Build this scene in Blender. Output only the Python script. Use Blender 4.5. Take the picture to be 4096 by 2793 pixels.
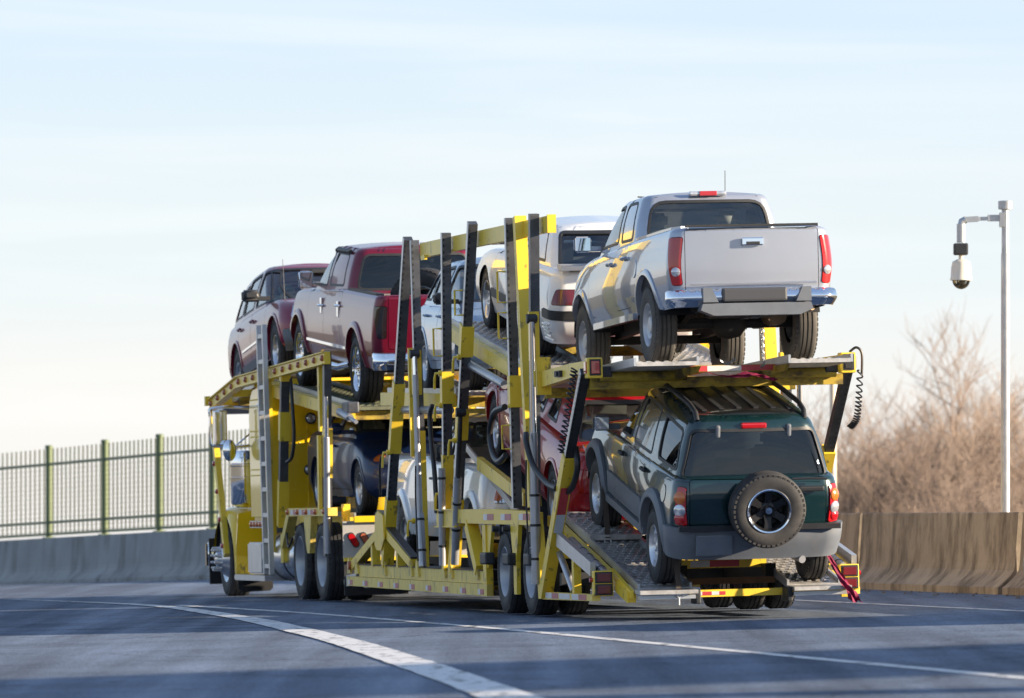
import bpy, bmesh, math, random
from mathutils import Vector, Matrix
from mathutils.geometry import delaunay_2d_cdt

for o in list(bpy.data.objects):
    bpy.data.objects.remove(o)
SC = bpy.context.scene
COL = SC.collection
R = math.radians

# ---------------------------------------------------------------- camera
cd = bpy.data.cameras.new('camera')
cam = bpy.data.objects.new('camera', cd)
COL.objects.link(cam)
SC.camera = cam
cam.location = (0, 0, 1.2)
cam.rotation_euler = (R(90), 0, 0)
cd.sensor_width = 36
cd.lens = 36 * 25591 / 4096
cd.shift_y = (2159 - 1396.5) / 4096
cd.clip_start = 1
cd.clip_end = 9000
cd.dof.use_dof = True
cd.dof.focus_distance = 62
cd.dof.aperture_fstop = 3.8

# ---------------------------------------------------------------- sky, sun, exposure
SUN_EL = 14.0
SUN_AZ = 100.0          # degrees clockwise from the camera's view direction (+Y)
world = bpy.data.worlds.new('World')
SC.world = world
world.use_nodes = True
wn = world.node_tree
wn.nodes.clear()
out = wn.nodes.new('ShaderNodeOutputWorld')
bg = wn.nodes.new('ShaderNodeBackground')
sky = wn.nodes.new('ShaderNodeTexSky')
sky.sky_type = 'NISHITA'
sky.sun_disc = False
sky.sun_elevation = R(SUN_EL)
sky.sun_rotation = R(SUN_AZ)
sky.air_density = 1.0
sky.dust_density = 0.6
sky.ozone_density = 1.6
# thin high cloud: streaks stretched along the horizon, whiter near the horizon
tc = wn.nodes.new('ShaderNodeTexCoord')
sep = wn.nodes.new('ShaderNodeSeparateXYZ')
mp = wn.nodes.new('ShaderNodeMapping')
mp.inputs['Scale'].default_value = (7, 7, 95)
mp.inputs['Rotation'].default_value = (R(-1.2), R(3.0), 0)
ns = wn.nodes.new('ShaderNodeTexNoise')
ns.inputs['Scale'].default_value = 1.0
ns.inputs['Detail'].default_value = 7
ns.inputs['Roughness'].default_value = 0.55
ns.inputs['Distortion'].default_value = 0.6
cr = wn.nodes.new('ShaderNodeValToRGB')
cr.color_ramp.elements[0].position = 0.42
cr.color_ramp.elements[0].color = (0, 0, 0, 1)
cr.color_ramp.elements[1].position = 0.72
cr.color_ramp.elements[1].color = (1, 1, 1, 1)
ce = wn.nodes.new('ShaderNodeMapRange')       # share of thin veil cloud over the clear sky
ce.inputs['From Min'].default_value = 0.0
ce.inputs['From Max'].default_value = 0.5
ce.inputs['To Min'].default_value = 0.88
ce.inputs['To Max'].default_value = 0.42
ve = wn.nodes.new('ShaderNodeValToRGB')       # veil colour: cream at the horizon, pale blue above
ve.color_ramp.interpolation = 'EASE'
E_ = ve.color_ramp.elements
E_[0].position = 0.0; E_[0].color = (0.90, 0.87, 0.85, 1)
E_[1].position = 1.0; E_[1].color = (0.25, 0.46, 0.93, 1)
for p_, c_ in ((0.02, (0.895, 0.885, 0.87)), (0.045, (0.79, 0.865, 0.92)), (0.09, (0.66, 0.805, 0.97)), (0.25, (0.42, 0.64, 0.97))):
    e_ = E_.new(p_); e_.color = (*c_, 1)
vs_ = wn.nodes.new('ShaderNodeVectorMath'); vs_.operation = 'SCALE'; vs_.inputs['Scale'].default_value = 7.9
mx = wn.nodes.new('ShaderNodeMix'); mx.data_type = 'RGBA'
mx2 = wn.nodes.new('ShaderNodeMix'); mx2.data_type = 'RGBA'
mx2.inputs['B'].default_value = (7.5, 7.4, 7.3, 1)
mm = wn.nodes.new('ShaderNodeMath'); mm.operation = 'MULTIPLY'
mm.inputs[1].default_value = 0.34
mm.use_clamp = True
ab = wn.nodes.new('ShaderNodeMath'); ab.operation = 'ABSOLUTE'
L = wn.links.new
L(tc.outputs['Generated'], sep.inputs[0])
L(tc.outputs['Generated'], mp.inputs['Vector'])
L(mp.outputs[0], ns.inputs['Vector'])
L(ns.outputs['Fac'], cr.inputs['Fac'])
L(sep.outputs['Z'], ab.inputs[0])
L(ab.outputs[0], ce.inputs['Value'])
L(ab.outputs[0], ve.inputs['Fac'])
L(ve.outputs['Color'], vs_.inputs[0])
L(ce.outputs[0], mx.inputs['Factor'])
L(sky.outputs[0], mx.inputs['A'])
L(vs_.outputs[0], mx.inputs['B'])
L(cr.outputs['Color'], mm.inputs[0])
L(mm.outputs[0], mx2.inputs['Factor'])
L(mx.outputs['Result'], mx2.inputs['A'])
L(mx2.outputs['Result'], bg.inputs['Color'])
bg.inputs['Strength'].default_value = 0.051
L(bg.outputs[0], out.inputs['Surface'])

sl = bpy.data.lights.new('sun', 'SUN')
sun = bpy.data.objects.new('sun', sl)
COL.objects.link(sun)
sl.energy = 5.0
sl.angle = R(0.6)
sl.color = (1.0, 0.83, 0.62)
_az, _el = R(SUN_AZ), R(SUN_EL)
TOSUN = Vector((math.sin(_az) * math.cos(_el), math.cos(_az) * math.cos(_el), math.sin(_el)))
sun.rotation_euler = TOSUN.to_track_quat('Z', 'Y').to_euler()
sun.location = (60, -20, 30)

SC.view_settings.view_transform = 'Standard'
SC.view_settings.look = 'None'
SC.view_settings.exposure = 1.52
SC.view_settings.gamma = 1
SC.render.engine = 'CYCLES'

# ---------------------------------------------------------------- materials
MATS = {}
def mat(name, col, rough=0.5, metal=0.0, coat=0.0, var=0.0, vscale=6.0, dirt=None, dirt_amt=0.0,
        dscale=(3, 3, 3), dlo=0.5, dhi=0.7, bump=0.0, bscale=60.0, emit=None, spec=0.5, obj=True, rvar=0.0, coat_rough=0.03):
    if name in MATS: return MATS[name]
    m = bpy.data.materials.new(name)
    m.use_nodes = True
    nt = m.node_tree
    b = nt.nodes['Principled BSDF']
    b.inputs['Base Color'].default_value = (*col, 1)
    b.inputs['Roughness'].default_value = rough
    b.inputs['Metallic'].default_value = metal
    b.inputs['Coat Weight'].default_value = coat
    b.inputs['Coat Roughness'].default_value = coat_rough
    b.inputs['Specular IOR Level'].default_value = spec
    t = nt.nodes.new('ShaderNodeTexCoord')
    src = t.outputs['Object' if obj else 'Generated']
    lk = nt.links.new
    last = None
    if var > 0:
        n = nt.nodes.new('ShaderNodeTexNoise')
        n.inputs['Scale'].default_value = vscale
        n.inputs['Detail'].default_value = 6
        lk(src, n.inputs['Vector'])
        mr = nt.nodes.new('ShaderNodeMapRange')
        mr.inputs['To Min'].default_value = 1 - var
        mr.inputs['To Max'].default_value = 1 + var
        mr.inputs['From Min'].default_value = 0.25
        mr.inputs['From Max'].default_value = 0.75
        lk(n.outputs['Fac'], mr.inputs['Value'])
        vm = nt.nodes.new('ShaderNodeVectorMath'); vm.operation = 'SCALE'
        vm.inputs[0].default_value = col
        lk(mr.outputs[0], vm.inputs['Scale'])
        last = vm.outputs[0]
        lk(last, b.inputs['Base Color'])
        if rvar > 0:
            rr = nt.nodes.new('ShaderNodeMapRange')
            rr.inputs['To Min'].default_value = max(0.02, rough - rvar)
            rr.inputs['To Max'].default_value = rough + rvar
            rr.inputs['From Min'].default_value = 0.3
            rr.inputs['From Max'].default_value = 0.7
            lk(n.outputs['Fac'], rr.inputs['Value'])
            lk(rr.outputs[0], b.inputs['Roughness'])
    if dirt:
        mpn = nt.nodes.new('ShaderNodeMapping')
        mpn.inputs['Scale'].default_value = dscale
        lk(src, mpn.inputs['Vector'])
        n2 = nt.nodes.new('ShaderNodeTexNoise')
        n2.inputs['Scale'].default_value = 1
        n2.inputs['Detail'].default_value = 8
        n2.inputs['Roughness'].default_value = 0.65
        lk(mpn.outputs[0], n2.inputs['Vector'])
        mr2 = nt.nodes.new('ShaderNodeMapRange')
        mr2.inputs['From Min'].default_value = dlo
        mr2.inputs['From Max'].default_value = dhi
        mr2.inputs['To Max'].default_value = dirt_amt
        lk(n2.outputs['Fac'], mr2.inputs['Value'])
        mixn = nt.nodes.new('ShaderNodeMix'); mixn.data_type = 'RGBA'
        mixn.inputs['B'].default_value = (*dirt, 1)
        if last: lk(last, mixn.inputs['A'])
        else: mixn.inputs['A'].default_value = (*col, 1)
        lk(mr2.outputs[0], mixn.inputs['Factor'])
        lk(mixn.outputs['Result'], b.inputs['Base Color'])
    if bump > 0:
        n3 = nt.nodes.new('ShaderNodeTexNoise')
        n3.inputs['Scale'].default_value = bscale
        n3.inputs['Detail'].default_value = 5
        lk(src, n3.inputs['Vector'])
        bp = nt.nodes.new('ShaderNodeBump')
        bp.inputs['Strength'].default_value = bump
        bp.inputs['Distance'].default_value = 0.02
        lk(n3.outputs['Fac'], bp.inputs['Height'])
        lk(bp.outputs[0], b.inputs['Normal'])
    if emit:
        b.inputs['Emission Color'].default_value = (*emit, 1)
        b.inputs['Emission Strength'].default_value = 1
    MATS[name] = m
    return m

def glass(name, tint, gloss=0.02, ior=1.5, rough=0.0):
    if name in MATS: return MATS[name]
    m = bpy.data.materials.new(name); m.use_nodes = True
    nt = m.node_tree; nt.nodes.clear()
    o = nt.nodes.new('ShaderNodeOutputMaterial')
    mixs = nt.nodes.new('ShaderNodeMixShader')
    tr = nt.nodes.new('ShaderNodeBsdfTransparent'); tr.inputs['Color'].default_value = (*tint, 1)
    gl = nt.nodes.new('ShaderNodeBsdfGlossy'); gl.inputs['Roughness'].default_value = rough
    gl.inputs['Color'].default_value = (0.95, 0.97, 1, 1)
    fr = nt.nodes.new('ShaderNodeFresnel'); fr.inputs['IOR'].default_value = ior
    ad = nt.nodes.new('ShaderNodeMath'); ad.operation = 'ADD'; ad.inputs[1].default_value = gloss; ad.use_clamp = True
    nt.links.new(fr.outputs[0], ad.inputs[0])
    nt.links.new(ad.outputs[0], mixs.inputs['Fac'])
    nt.links.new(tr.outputs[0], mixs.inputs[1])
    nt.links.new(gl.outputs[0], mixs.inputs[2])
    nt.links.new(mixs.outputs[0], o.inputs['Surface'])
    MATS[name] = m
    return m

def paint(name, col, metal=0.0, rough=0.35, coat=1.0):
    return mat(name, col, rough, metal, coat, var=0.05, vscale=1.5, dirt=(0.30, 0.27, 0.23), dirt_amt=0.10,
               dscale=(1.3, 1.3, 2.2), dlo=0.52, dhi=0.8, coat_rough=0.035)

M_YEL = mat('hauler_yellow_paint', (0.85, 0.585, 0.04), 0.42, 0, 0.25, var=0.10, vscale=3, dirt=(0.11, 0.09, 0.05), dirt_amt=0.8,
            dscale=(9, 9, 5.0), dlo=0.585, dhi=0.66, coat_rough=0.2)
M_YELW = mat('worn_yellow_paint', (0.77, 0.565, 0.11), 0.5, 0, 0.1, var=0.12, vscale=4, dirt=(0.13, 0.11, 0.08), dirt_amt=0.85,
             dscale=(8, 8, 3.4), dlo=0.54, dhi=0.72, coat_rough=0.3)
M_YELC = mat('tractor_yellow_paint', (0.88, 0.58, 0.006), 0.3, 0, 0.8, var=0.06, vscale=2)
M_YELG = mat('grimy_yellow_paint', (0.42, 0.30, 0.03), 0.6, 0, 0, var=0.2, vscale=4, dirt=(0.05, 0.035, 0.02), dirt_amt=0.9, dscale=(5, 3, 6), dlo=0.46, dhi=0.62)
M_STEEL = mat('worn_grey_steel', (0.10, 0.105, 0.12), 0.38, 0.55, var=0.35, vscale=5, dirt=(0.25, 0.24, 0.24), dirt_amt=0.5, dscale=(3, 3, 14), dlo=0.55, dhi=0.75)
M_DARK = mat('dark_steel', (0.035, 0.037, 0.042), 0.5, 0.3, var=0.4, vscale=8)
M_BLK = mat('black_underside', (0.012, 0.012, 0.013), 0.75, 0, var=0.3, vscale=8)
M_PLAS = mat('black_plastic', (0.02, 0.021, 0.024), 0.5, 0, var=0.2, vscale=12)
M_GREYP = mat('grey_plastic_cladding', (0.125, 0.14, 0.165), 0.5, 0, var=0.12, vscale=7, dirt=(0.26, 0.22, 0.17), dirt_amt=0.18, dscale=(4, 4, 4), dlo=0.5, dhi=0.8)
M_RUB = mat('tyre_rubber', (0.022, 0.022, 0.024), 0.72, 0, var=0.35, vscale=9, dirt=(0.16, 0.14, 0.12), dirt_amt=0.30, dscale=(5, 5, 5), dlo=0.45, dhi=0.8)
M_RUBD = mat('dusty_tyre_rubber', (0.075, 0.068, 0.06), 0.8, 0, var=0.25, vscale=9)
M_ALU = mat('alloy_wheel_metal', (0.62, 0.63, 0.66), 0.28, 0.85, var=0.12, vscale=10)
M_CHR = mat('chrome', (0.86, 0.87, 0.9), 0.06, 1.0)
M_TREAD = mat('galvanised_tread_plate', (0.50, 0.49, 0.48), 0.42, 0.45, var=0.3, vscale=14, dirt=(0.20, 0.15, 0.10), dirt_amt=0.6, dscale=(3, 3, 3), dlo=0.52, dhi=0.72)
M_ALUS = mat('brushed_aluminium', (0.55, 0.56, 0.58), 0.38, 0.7, var=0.1, vscale=8)
M_CYL = mat('silver_painted_cylinder', (0.42, 0.43, 0.46), 0.34, 0.55, var=0.12, vscale=5, dirt=(0.08, 0.07, 0.06), dirt_amt=0.5, dscale=(4, 4, 9), dlo=0.58, dhi=0.72)
M_RED = mat('red_lens', (0.42, 0.008, 0.012), 0.12, 0, 1.0)
M_DRED = mat('dark_red_lens', (0.13, 0.012, 0.015), 0.2, 0, 0.8)
M_AMB = mat('amber_lens', (0.55, 0.13, 0.02), 0.2, 0, 0.8)
M_AMBD = mat('dull_orange_lens', (0.38, 0.10, 0.05), 0.3, 0, 0.6)
M_CLR = mat('clear_lens', (0.55, 0.56, 0.6), 0.1, 0.55, 1.0, var=0.35, vscale=22)
M_REFR = mat('red_reflective_tape', (0.50, 0.05, 0.06), 0.35)
M_REFP = mat('faded_red_reflective_tape', (0.42, 0.09, 0.12), 0.4, var=0.15, vscale=12)
M_REFW = mat('white_reflective_tape', (0.62, 0.62, 0.64), 0.35, var=0.1, vscale=12)
M_RAG = mat('red_flag_cloth', (0.20, 0.005, 0.045), 0.8, var=0.2, vscale=9)
M_SEAT = mat('grey_seat_cloth', (0.19, 0.185, 0.18), 0.9, var=0.15, vscale=20)
M_SEATT = mat('tan_seat_cloth', (0.36, 0.31, 0.23), 0.9, var=0.15, vscale=20)
M_INT = mat('dark_interior', (0.085, 0.08, 0.075), 0.85)
M_HOSE = mat('black_hose', (0.018, 0.018, 0.02), 0.4, var=0.2, vscale=20)
M_WHITE = mat('white_plastic', (0.72, 0.71, 0.68), 0.4, var=0.05)
G_CLEAR = glass('clear_car_glass', (0.84, 0.90, 0.89), 0.06)
G_DARK = glass('tinted_car_glass', (0.05, 0.06, 0.075), 0.02)
G_MID = glass('green_tinted_glass', (0.55, 0.64, 0.60), 0.04)

# ---------------------------------------------------------------- mesh helpers
def link(name, me, m=None, parent=None, mw=None):
    o = bpy.data.objects.new(name, me)
    COL.objects.link(o)
    if m is not None and me is not None and len(me.materials) == 0: me.materials.append(m)
    if parent is not None: o.parent = parent
    if mw is not None: o.matrix_local = mw
    return o

def empty(name, label, cat, M, group=None):
    o = bpy.data.objects.new(name, None)
    COL.objects.link(o)
    o.matrix_world = M
    o.empty_display_size = 0.3
    o['label'] = label; o['category'] = cat
    if group: o['group'] = group
    return o

def tag(o, label, cat, group=None):
    o['label'] = label; o['category'] = cat
    if group: o['group'] = group
    return o

class MB:
    """collects simple solids into one mesh"""
    def __init__(s): s.v = []; s.f = []; s.sm = []
    def add(s, vs, fs, smooth=False):
        n = len(s.v); s.v += [tuple(v) for v in vs]
        for q in fs: s.f.append(tuple(i + n for i in q)); s.sm.append(smooth)
        return s
    def box(s, c, d, M=None):
        hx, hy, hz = d[0] / 2, d[1] / 2, d[2] / 2
        vs = [Vector((c[0] + a * hx, c[1] + b * hy, c[2] + e * hz)) for a in (-1, 1) for b in (-1, 1) for e in (-1, 1)]
        if M: vs = [M @ v for v in vs]
        return s.add(vs, [(0, 1, 3, 2), (4, 6, 7, 5), (0, 4, 5, 1), (2, 3, 7, 6), (0, 2, 6, 4), (1, 5, 7, 3)])
    def cbox(s, c, d, b=0.01):
        """box with chamfered edges"""
        bm = bmesh.new()
        bmesh.ops.create_cube(bm, size=1)
        for v in bm.verts: v.co = Vector((c[0] + v.co.x * d[0], c[1] + v.co.y * d[1], c[2] + v.co.z * d[2]))
        bmesh.ops.bevel(bm, geom=list(bm.edges), offset=b, segments=2, affect='EDGES', profile=0.6)
        bm.verts.index_update()
        s.add([v.co.copy() for v in bm.verts], [[v.index for v in f.verts] for f in bm.faces])
        bm.free(); return s
    def beam(s, a, b, w, h, side=(0, 1, 0)):
        """box beam a->b; w = size along 'side', h = the other"""
        a = Vector(a); b = Vector(b); d = (b - a).normalized()
        sd = Vector(side); sd = (sd - d * sd.dot(d)).normalized(); up = d.cross(sd)
        vs = []
        for p in (a, b):
            for i, j in ((-1, -1), (1, -1), (1, 1), (-1, 1)):
                vs.append(p + sd * (i * w / 2) + up * (j * h / 2))
        return s.add(vs, [(3, 2, 1, 0), (4, 5, 6, 7), (0, 1, 5, 4), (1, 2, 6, 5), (2, 3, 7, 6), (3, 0, 4, 7)])
    def tube(s, pts, r, n=10, caps=True):
        pts = [Vector(p) for p in pts]
        rs = r if isinstance(r, (list, tuple)) else [r] * len(pts)
        rings = []; nrm = None
        for i, p in enumerate(pts):
            t = (pts[min(i + 1, len(pts) - 1)] - pts[max(i - 1, 0)]).normalized()
            if nrm is None:
                nrm = t.orthogonal().normalized()
            nrm = (nrm - t * nrm.dot(t))
            nrm = nrm.normalized() if nrm.length > 1e-6 else t.orthogonal().normalized()
            bn = t.cross(nrm)
            rings.append([p + (nrm * math.cos(2 * math.pi * k / n) + bn * math.sin(2 * math.pi * k / n)) * rs[i] for k in range(n)])
        vs = [v for rg in rings for v in rg]; fs = []
        for i in range(len(pts) - 1):
            for k in range(n):
                k2 = (k + 1) % n
                fs.append((i * n + k, i * n + k2, (i + 1) * n + k2, (i + 1) * n + k))
        s.add(vs, fs, True)
        if caps:
            s.add(rings[0], [tuple(range(n - 1, -1, -1))]); s.add(rings[-1], [tuple(range(n))])
        return s
    def lathe(s, prof, n=32, M=None, smooth=True):
        """prof: list of (radius, y); axis = local Y"""
        vs = []; fs = []
        for (r, y) in prof:
            for k in range(n):
                a = 2 * math.pi * k / n
                vs.append(Vector((r * math.cos(a), y, r * math.sin(a))))
        m = len(prof)
        for i in range(m - 1):
            for k in range(n):
                k2 = (k + 1) % n
                fs.append((i * n + k, i * n + k2, (i + 1) * n + k2, (i + 1) * n + k))
        if M: vs = [M @ v for v in vs]
        return s.add(vs, fs, smooth)
    def prism(s, poly, axis, a, b):
        """extrude polygon (u,v) along axis from a to b. axis 'y': (x,z); 'x': (y,z); 'z': (x,y)"""
        def P(u, v, w):
            return {'y': (u, w, v), 'x': (w, u, v), 'z': (u, v, w)}[axis]
        n = len(poly)
        vs = [P(u, v, a) for u, v in poly] + [P(u, v, b) for u, v in poly]
        fs = [tuple(range(n)), tuple(range(2 * n - 1, n - 1, -1))] + [(i, (i + 1) % n, n + (i + 1) % n, n + i) for i in range(n)]
        return s.add(vs, fs)
    def mesh(s, name='mesh', auto=True):
        me = bpy.data.meshes.new(name)
        me.from_pydata(s.v, [], s.f)
        for p, k in zip(me.polygons, s.sm): p.use_smooth = k
        if auto:
            bm = bmesh.new(); bm.from_mesh(me)
            bmesh.ops.recalc_face_normals(bm, faces=bm.faces)
            bm.to_mesh(me); bm.free()
            if any(s.sm): me.set_sharp_from_angle(angle=R(50))
        return me
    def build(s, name, m, parent=None, mw=None, auto=True):
        return link(name, s.mesh(name, auto), m, parent, mw)

def rpoly(pts, r=0.05, n=4):
    """round the corners of a polygon"""
    out = []; N = len(pts)
    for i in range(N):
        p0, p, p1 = Vector(pts[i - 1]), Vector(pts[i]), Vector(pts[(i + 1) % N])
        a = (p0 - p); b = (p1 - p)
        rr = min(r, a.length * 0.45, b.length * 0.45)
        A = p + a.normalized() * rr; B = p + b.normalized() * rr
        for k in range(n + 1):
            t = k / n
            q = A * (1 - t) ** 2 + p * 2 * t * (1 - t) + B * t * t
            out.append((q.x, q.y))
    return out

def dens(poly, d=0.06, closed=True):
    out = []; N = len(poly)
    for i in range(N if closed else N - 1):
        a, b = poly[i], poly[(i + 1) % N]
        l = math.hypot(b[0] - a[0], b[1] - a[1]); k = max(1, int(l / d))
        for j in range(k): out.append((a[0] + (b[0] - a[0]) * j / k, a[1] + (b[1] - a[1]) * j / k))
    if not closed: out.append(poly[-1])
    return out

def inpoly(x, y, P):
    c = False; j = len(P) - 1
    for i in range(len(P)):
        xi, yi = P[i]; xj, yj = P[j]
        if (yi > y) != (yj > y) and x < (xj - xi) * (y - yi) / (yj - yi) + xi: c = not c
        j = i
    return c

def pw(L):
    """smooth monotone piecewise function through (t, v)"""
    xs = [a for a, b in L]; ys = [b for a, b in L]; n = len(xs)
    if n == 1: return lambda t: ys[0]
    d = [(ys[i + 1] - ys[i]) / (xs[i + 1] - xs[i]) for i in range(n - 1)]
    m = [d[0]] + [0 if d[i - 1] * d[i] <= 0 else 2 * d[i - 1] * d[i] / (d[i - 1] + d[i]) for i in range(1, n - 1)] + [d[-1]]
    def f(t):
        if t <= xs[0]: return ys[0] + m[0] * (t - xs[0]) * 0
        if t >= xs[-1]: return ys[-1]
        i = 0
        while t > xs[i + 1]: i += 1
        h = xs[i + 1] - xs[i]; u = (t - xs[i]) / h
        return ys[i] * (1 + 2 * u) * (1 - u) ** 2 + m[i] * h * u * (1 - u) ** 2 + ys[i + 1] * u * u * (3 - 2 * u) + m[i + 1] * h * u * u * (u - 1)
    return f
# ---------------------------------------------------------------- the road and its surroundings
def gz(X, D):
    return 0.025 * X + 0.00727 * D - 0.00025 * max(0.0, D - 85.0) ** 2 if D < 150 else \
        0.025 * X + 0.00727 * D - 0.00025 * 65.0 ** 2 - 0.0325 * (D - 150) * 0.3

def _alpha(D): return 11.3 + 0.0042 * min(max(0.0, D - 66), 72) ** 2
BAR = {}
_l = 5.33
for i in range(666, 6001):
    BAR[i] = _l
    _l -= 0.1 * math.tan(R(_alpha(i / 10)))
_l = 5.33
for i in range(666, -1200, -1):
    BAR[i] = _l
    _l += 0.1 * math.tan(R(11.3))
def bar(D):
    i = int(round(D * 10)); return BAR[max(-1190, min(5999, i))]
def bar_t(D):
    """unit tangent (away) and road-side normal of the barrier line at D"""
    a = R(_alpha(D)); t = Vector((-math.sin(a), math.cos(a), 0))
    return t, Vector((-math.cos(a), -math.sin(a), 0))

# asphalt
def asphalt():
    m = mat('asphalt', (0.108, 0.134, 0.182), 0.8, 0, var=0.22, vscale=0.7, bump=0.6, bscale=45, spec=0.15)
    nt = m.node_tree; b = nt.nodes['Principled BSDF']
    t = [n for n in nt.nodes if n.type == 'TEX_COORD'][0]
    base = b.inputs['Base Color'].links[0].from_socket
    # fine speckle of stones
    vo = nt.nodes.new('ShaderNodeTexNoise'); vo.inputs['Scale'].default_value = 38; vo.inputs['Detail'].default_value = 3
    nt.links.new(t.outputs['Object'], vo.inputs['Vector'])
    r1 = nt.nodes.new('ShaderNodeMapRange'); r1.inputs['From Min'].default_value = 0.3; r1.inputs['From Max'].default_value = 0.7
    r1.inputs['To Min'].default_value = 0.55; r1.inputs['To Max'].default_value = 1.6
    nt.links.new(vo.outputs['Fac'], r1.inputs['Value'])
    # wheel-polished and tar streaks along the road
    mp = nt.nodes.new('ShaderNodeMapping'); mp.inputs['Rotation'].default_value = (0, 0, R(-12)); mp.inputs['Scale'].default_value = (2.2, 0.06, 1)
    nt.links.new(t.outputs['Object'], mp.inputs['Vector'])
    st = nt.nodes.new('ShaderNodeTexNoise'); st.inputs['Scale'].default_value = 1.0; st.inputs['Detail'].default_value = 6
    nt.links.new(mp.outputs[0], st.inputs['Vector'])
    r2 = nt.nodes.new('ShaderNodeMapRange'); r2.inputs['From Min'].default_value = 0.3; r2.inputs['From Max'].default_value = 0.7
    r2.inputs['To Min'].default_value = 0.74; r2.inputs['To Max'].default_value = 1.4
    nt.links.new(st.outputs['Fac'], r2.inputs['Value'])
    mu = nt.nodes.new('ShaderNodeMath'); mu.operation = 'MULTIPLY'
    nt.links.new(r1.outputs[0], mu.inputs[0]); nt.links.new(r2.outputs[0], mu.inputs[1])
    sc = nt.nodes.new('ShaderNodeVectorMath'); sc.operation = 'SCALE'
    nt.links.new(base, sc.inputs[0]); nt.links.new(mu.outputs[0], sc.inputs['Scale'])
    nt.links.new(sc.outputs[0], b.inputs['Base Color'])
    r3 = nt.nodes.new('ShaderNodeMapRange'); r3.inputs['From Min'].default_value = 0.3; r3.inputs['From Max'].default_value = 0.7
    r3.inputs['To Min'].default_value = 0.9; r3.inputs['To Max'].default_value = 0.62
    nt.links.new(st.outputs['Fac'], r3.inputs['Value']); nt.links.new(r3.outputs[0], b.inputs['Roughness'])
    # hairline cracks and sealed joints
    vr = nt.nodes.new('ShaderNodeTexVoronoi'); vr.feature = 'DISTANCE_TO_EDGE'; vr.inputs['Scale'].default_value = 0.34
    dn = nt.nodes.new('ShaderNodeTexNoise'); dn.inputs['Scale'].default_value = 1.7; dn.inputs['Detail'].default_value = 6
    nt.links.new(t.outputs['Object'], dn.inputs['Vector'])
    va = nt.nodes.new('ShaderNodeVectorMath'); va.operation = 'MULTIPLY_ADD'; va.inputs[1].default_value = (1.4, 1.4, 0)
    nt.links.new(dn.outputs['Color'], va.inputs[0]); nt.links.new(t.outputs['Object'], va.inputs[2]); nt.links.new(va.outputs[0], vr.inputs['Vector'])
    rc = nt.nodes.new('ShaderNodeMapRange'); rc.inputs['From Min'].default_value = 0.004; rc.inputs['From Max'].default_value = 0.016
    rc.inputs['To Min'].default_value = 0.62; rc.inputs['To Max'].default_value = 1.0
    nt.links.new(vr.outputs['Distance'], rc.inputs['Value'])
    s2 = nt.nodes.new('ShaderNodeVectorMath'); s2.operation = 'SCALE'
    nt.links.new(sc.outputs[0], s2.inputs[0]); nt.links.new(rc.outputs[0], s2.inputs['Scale'])
    nt.links.new(s2.outputs[0], b.inputs['Base Color'])
    return m
M_ASPH = asphalt()

def sheet(name, rows, m, parent=None):
    mb = MB(); n = len(rows[0])
    vs = [p for r in rows for p in r]
    fs = [(i * n + j, i * n + j + 1, (i + 1) * n + j + 1, (i + 1) * n + j) for i in range(len(rows) - 1) for j in range(n - 1)]
    mb.add(vs, fs, True)
    return mb.build(name, m, parent)

rows = []
D = -60.0
while D < 400:
    b = bar(D) + 0.30
    rows.append([(b - k * 3.0 - 0.0, D, gz(b - k * 3.0, D)) for k in range(0, 16)])
    D += 2.0 if D < 160 else 10
road = sheet('road', rows, M_ASPH); road['kind'] = 'structure'

M_PAINT = mat('white_road_paint', (0.62, 0.62, 0.62), 0.6, var=0.12, vscale=9, dirt=(0.09, 0.09, 0.095), dirt_amt=0.85, dscale=(7, 2.2, 3), dlo=0.53, dhi=0.62)
def stripe(name, pts, widths, label_none=None, h=0.004):
    """pts: plan points (X, D); widths at each point"""
    rows = []
    P = [Vector((p[0], p[1], 0)) for p in pts]
    fine = []; W = []
    for i in range(len(P) - 1):
        k = max(2, int((P[i + 1] - P[i]).length / 0.6))
        for j in range(k):
            u = j / k; fine.append(P[i].lerp(P[i + 1], u)); W.append(widths[i] * (1 - u) + widths[i + 1] * u)
    fine.append(P[-1]); W.append(widths[-1])
    for _ in range(20):
        fine = [fine[0]] + [(fine[i - 1] + fine[i] * 2 + fine[i + 1]) / 4 for i in range(1, len(fine) - 1)] + [fine[-1]]
    rnd = random.Random(5)
    for i, p in enumerate(fine):
        t = (fine[min(i + 1, len(fine) - 1)] - fine[max(i - 1, 0)]).normalized(); n = Vector((t.y, -t.x, 0))
        w = W[i] / 2 + rnd.uniform(-0.008, 0.008)
        a = p - n * w; c = p + n * w
        rows.append([(a.x, a.y, gz(a.x, a.y) + h), (c.x, c.y, gz(c.x, c.y) + h)])
    o = sheet(name, rows, M_PAINT, road)
    return o
# thin line that bounds the lane, its wide gore line, and the edge line by the barrier
stripe('lane_line', [(-3.87, 73.9), (-2.12, 66.78), (0.0, 56.11), (1.72, 46.38), (3.1, 38.78), (4.9, 29.0), (6.9, 18.0)], [0.13] * 7)
stripe('gore_line', [(-6.42, 81.6), (-4.9, 76.8), (-4.05, 74.0), (-2.55, 63.6), (-1.35, 52.8), (-0.52, 43.5), (0.0, 37.4), (0.55, 28), (1.0, 18)], [0.05, 0.12, 0.2, 0.27, 0.31, 0.33, 0.34, 0.34, 0.34], h=0.008)
edge = []
for k in range(0, 150, 3):
    Dk = 30 + k
    t, n = bar_t(Dk)
    edge.append((bar(Dk) + n.x * 2.2, Dk + n.y * 2.2))
stripe('edge_line', edge, [0.12] * len(edge))

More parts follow.
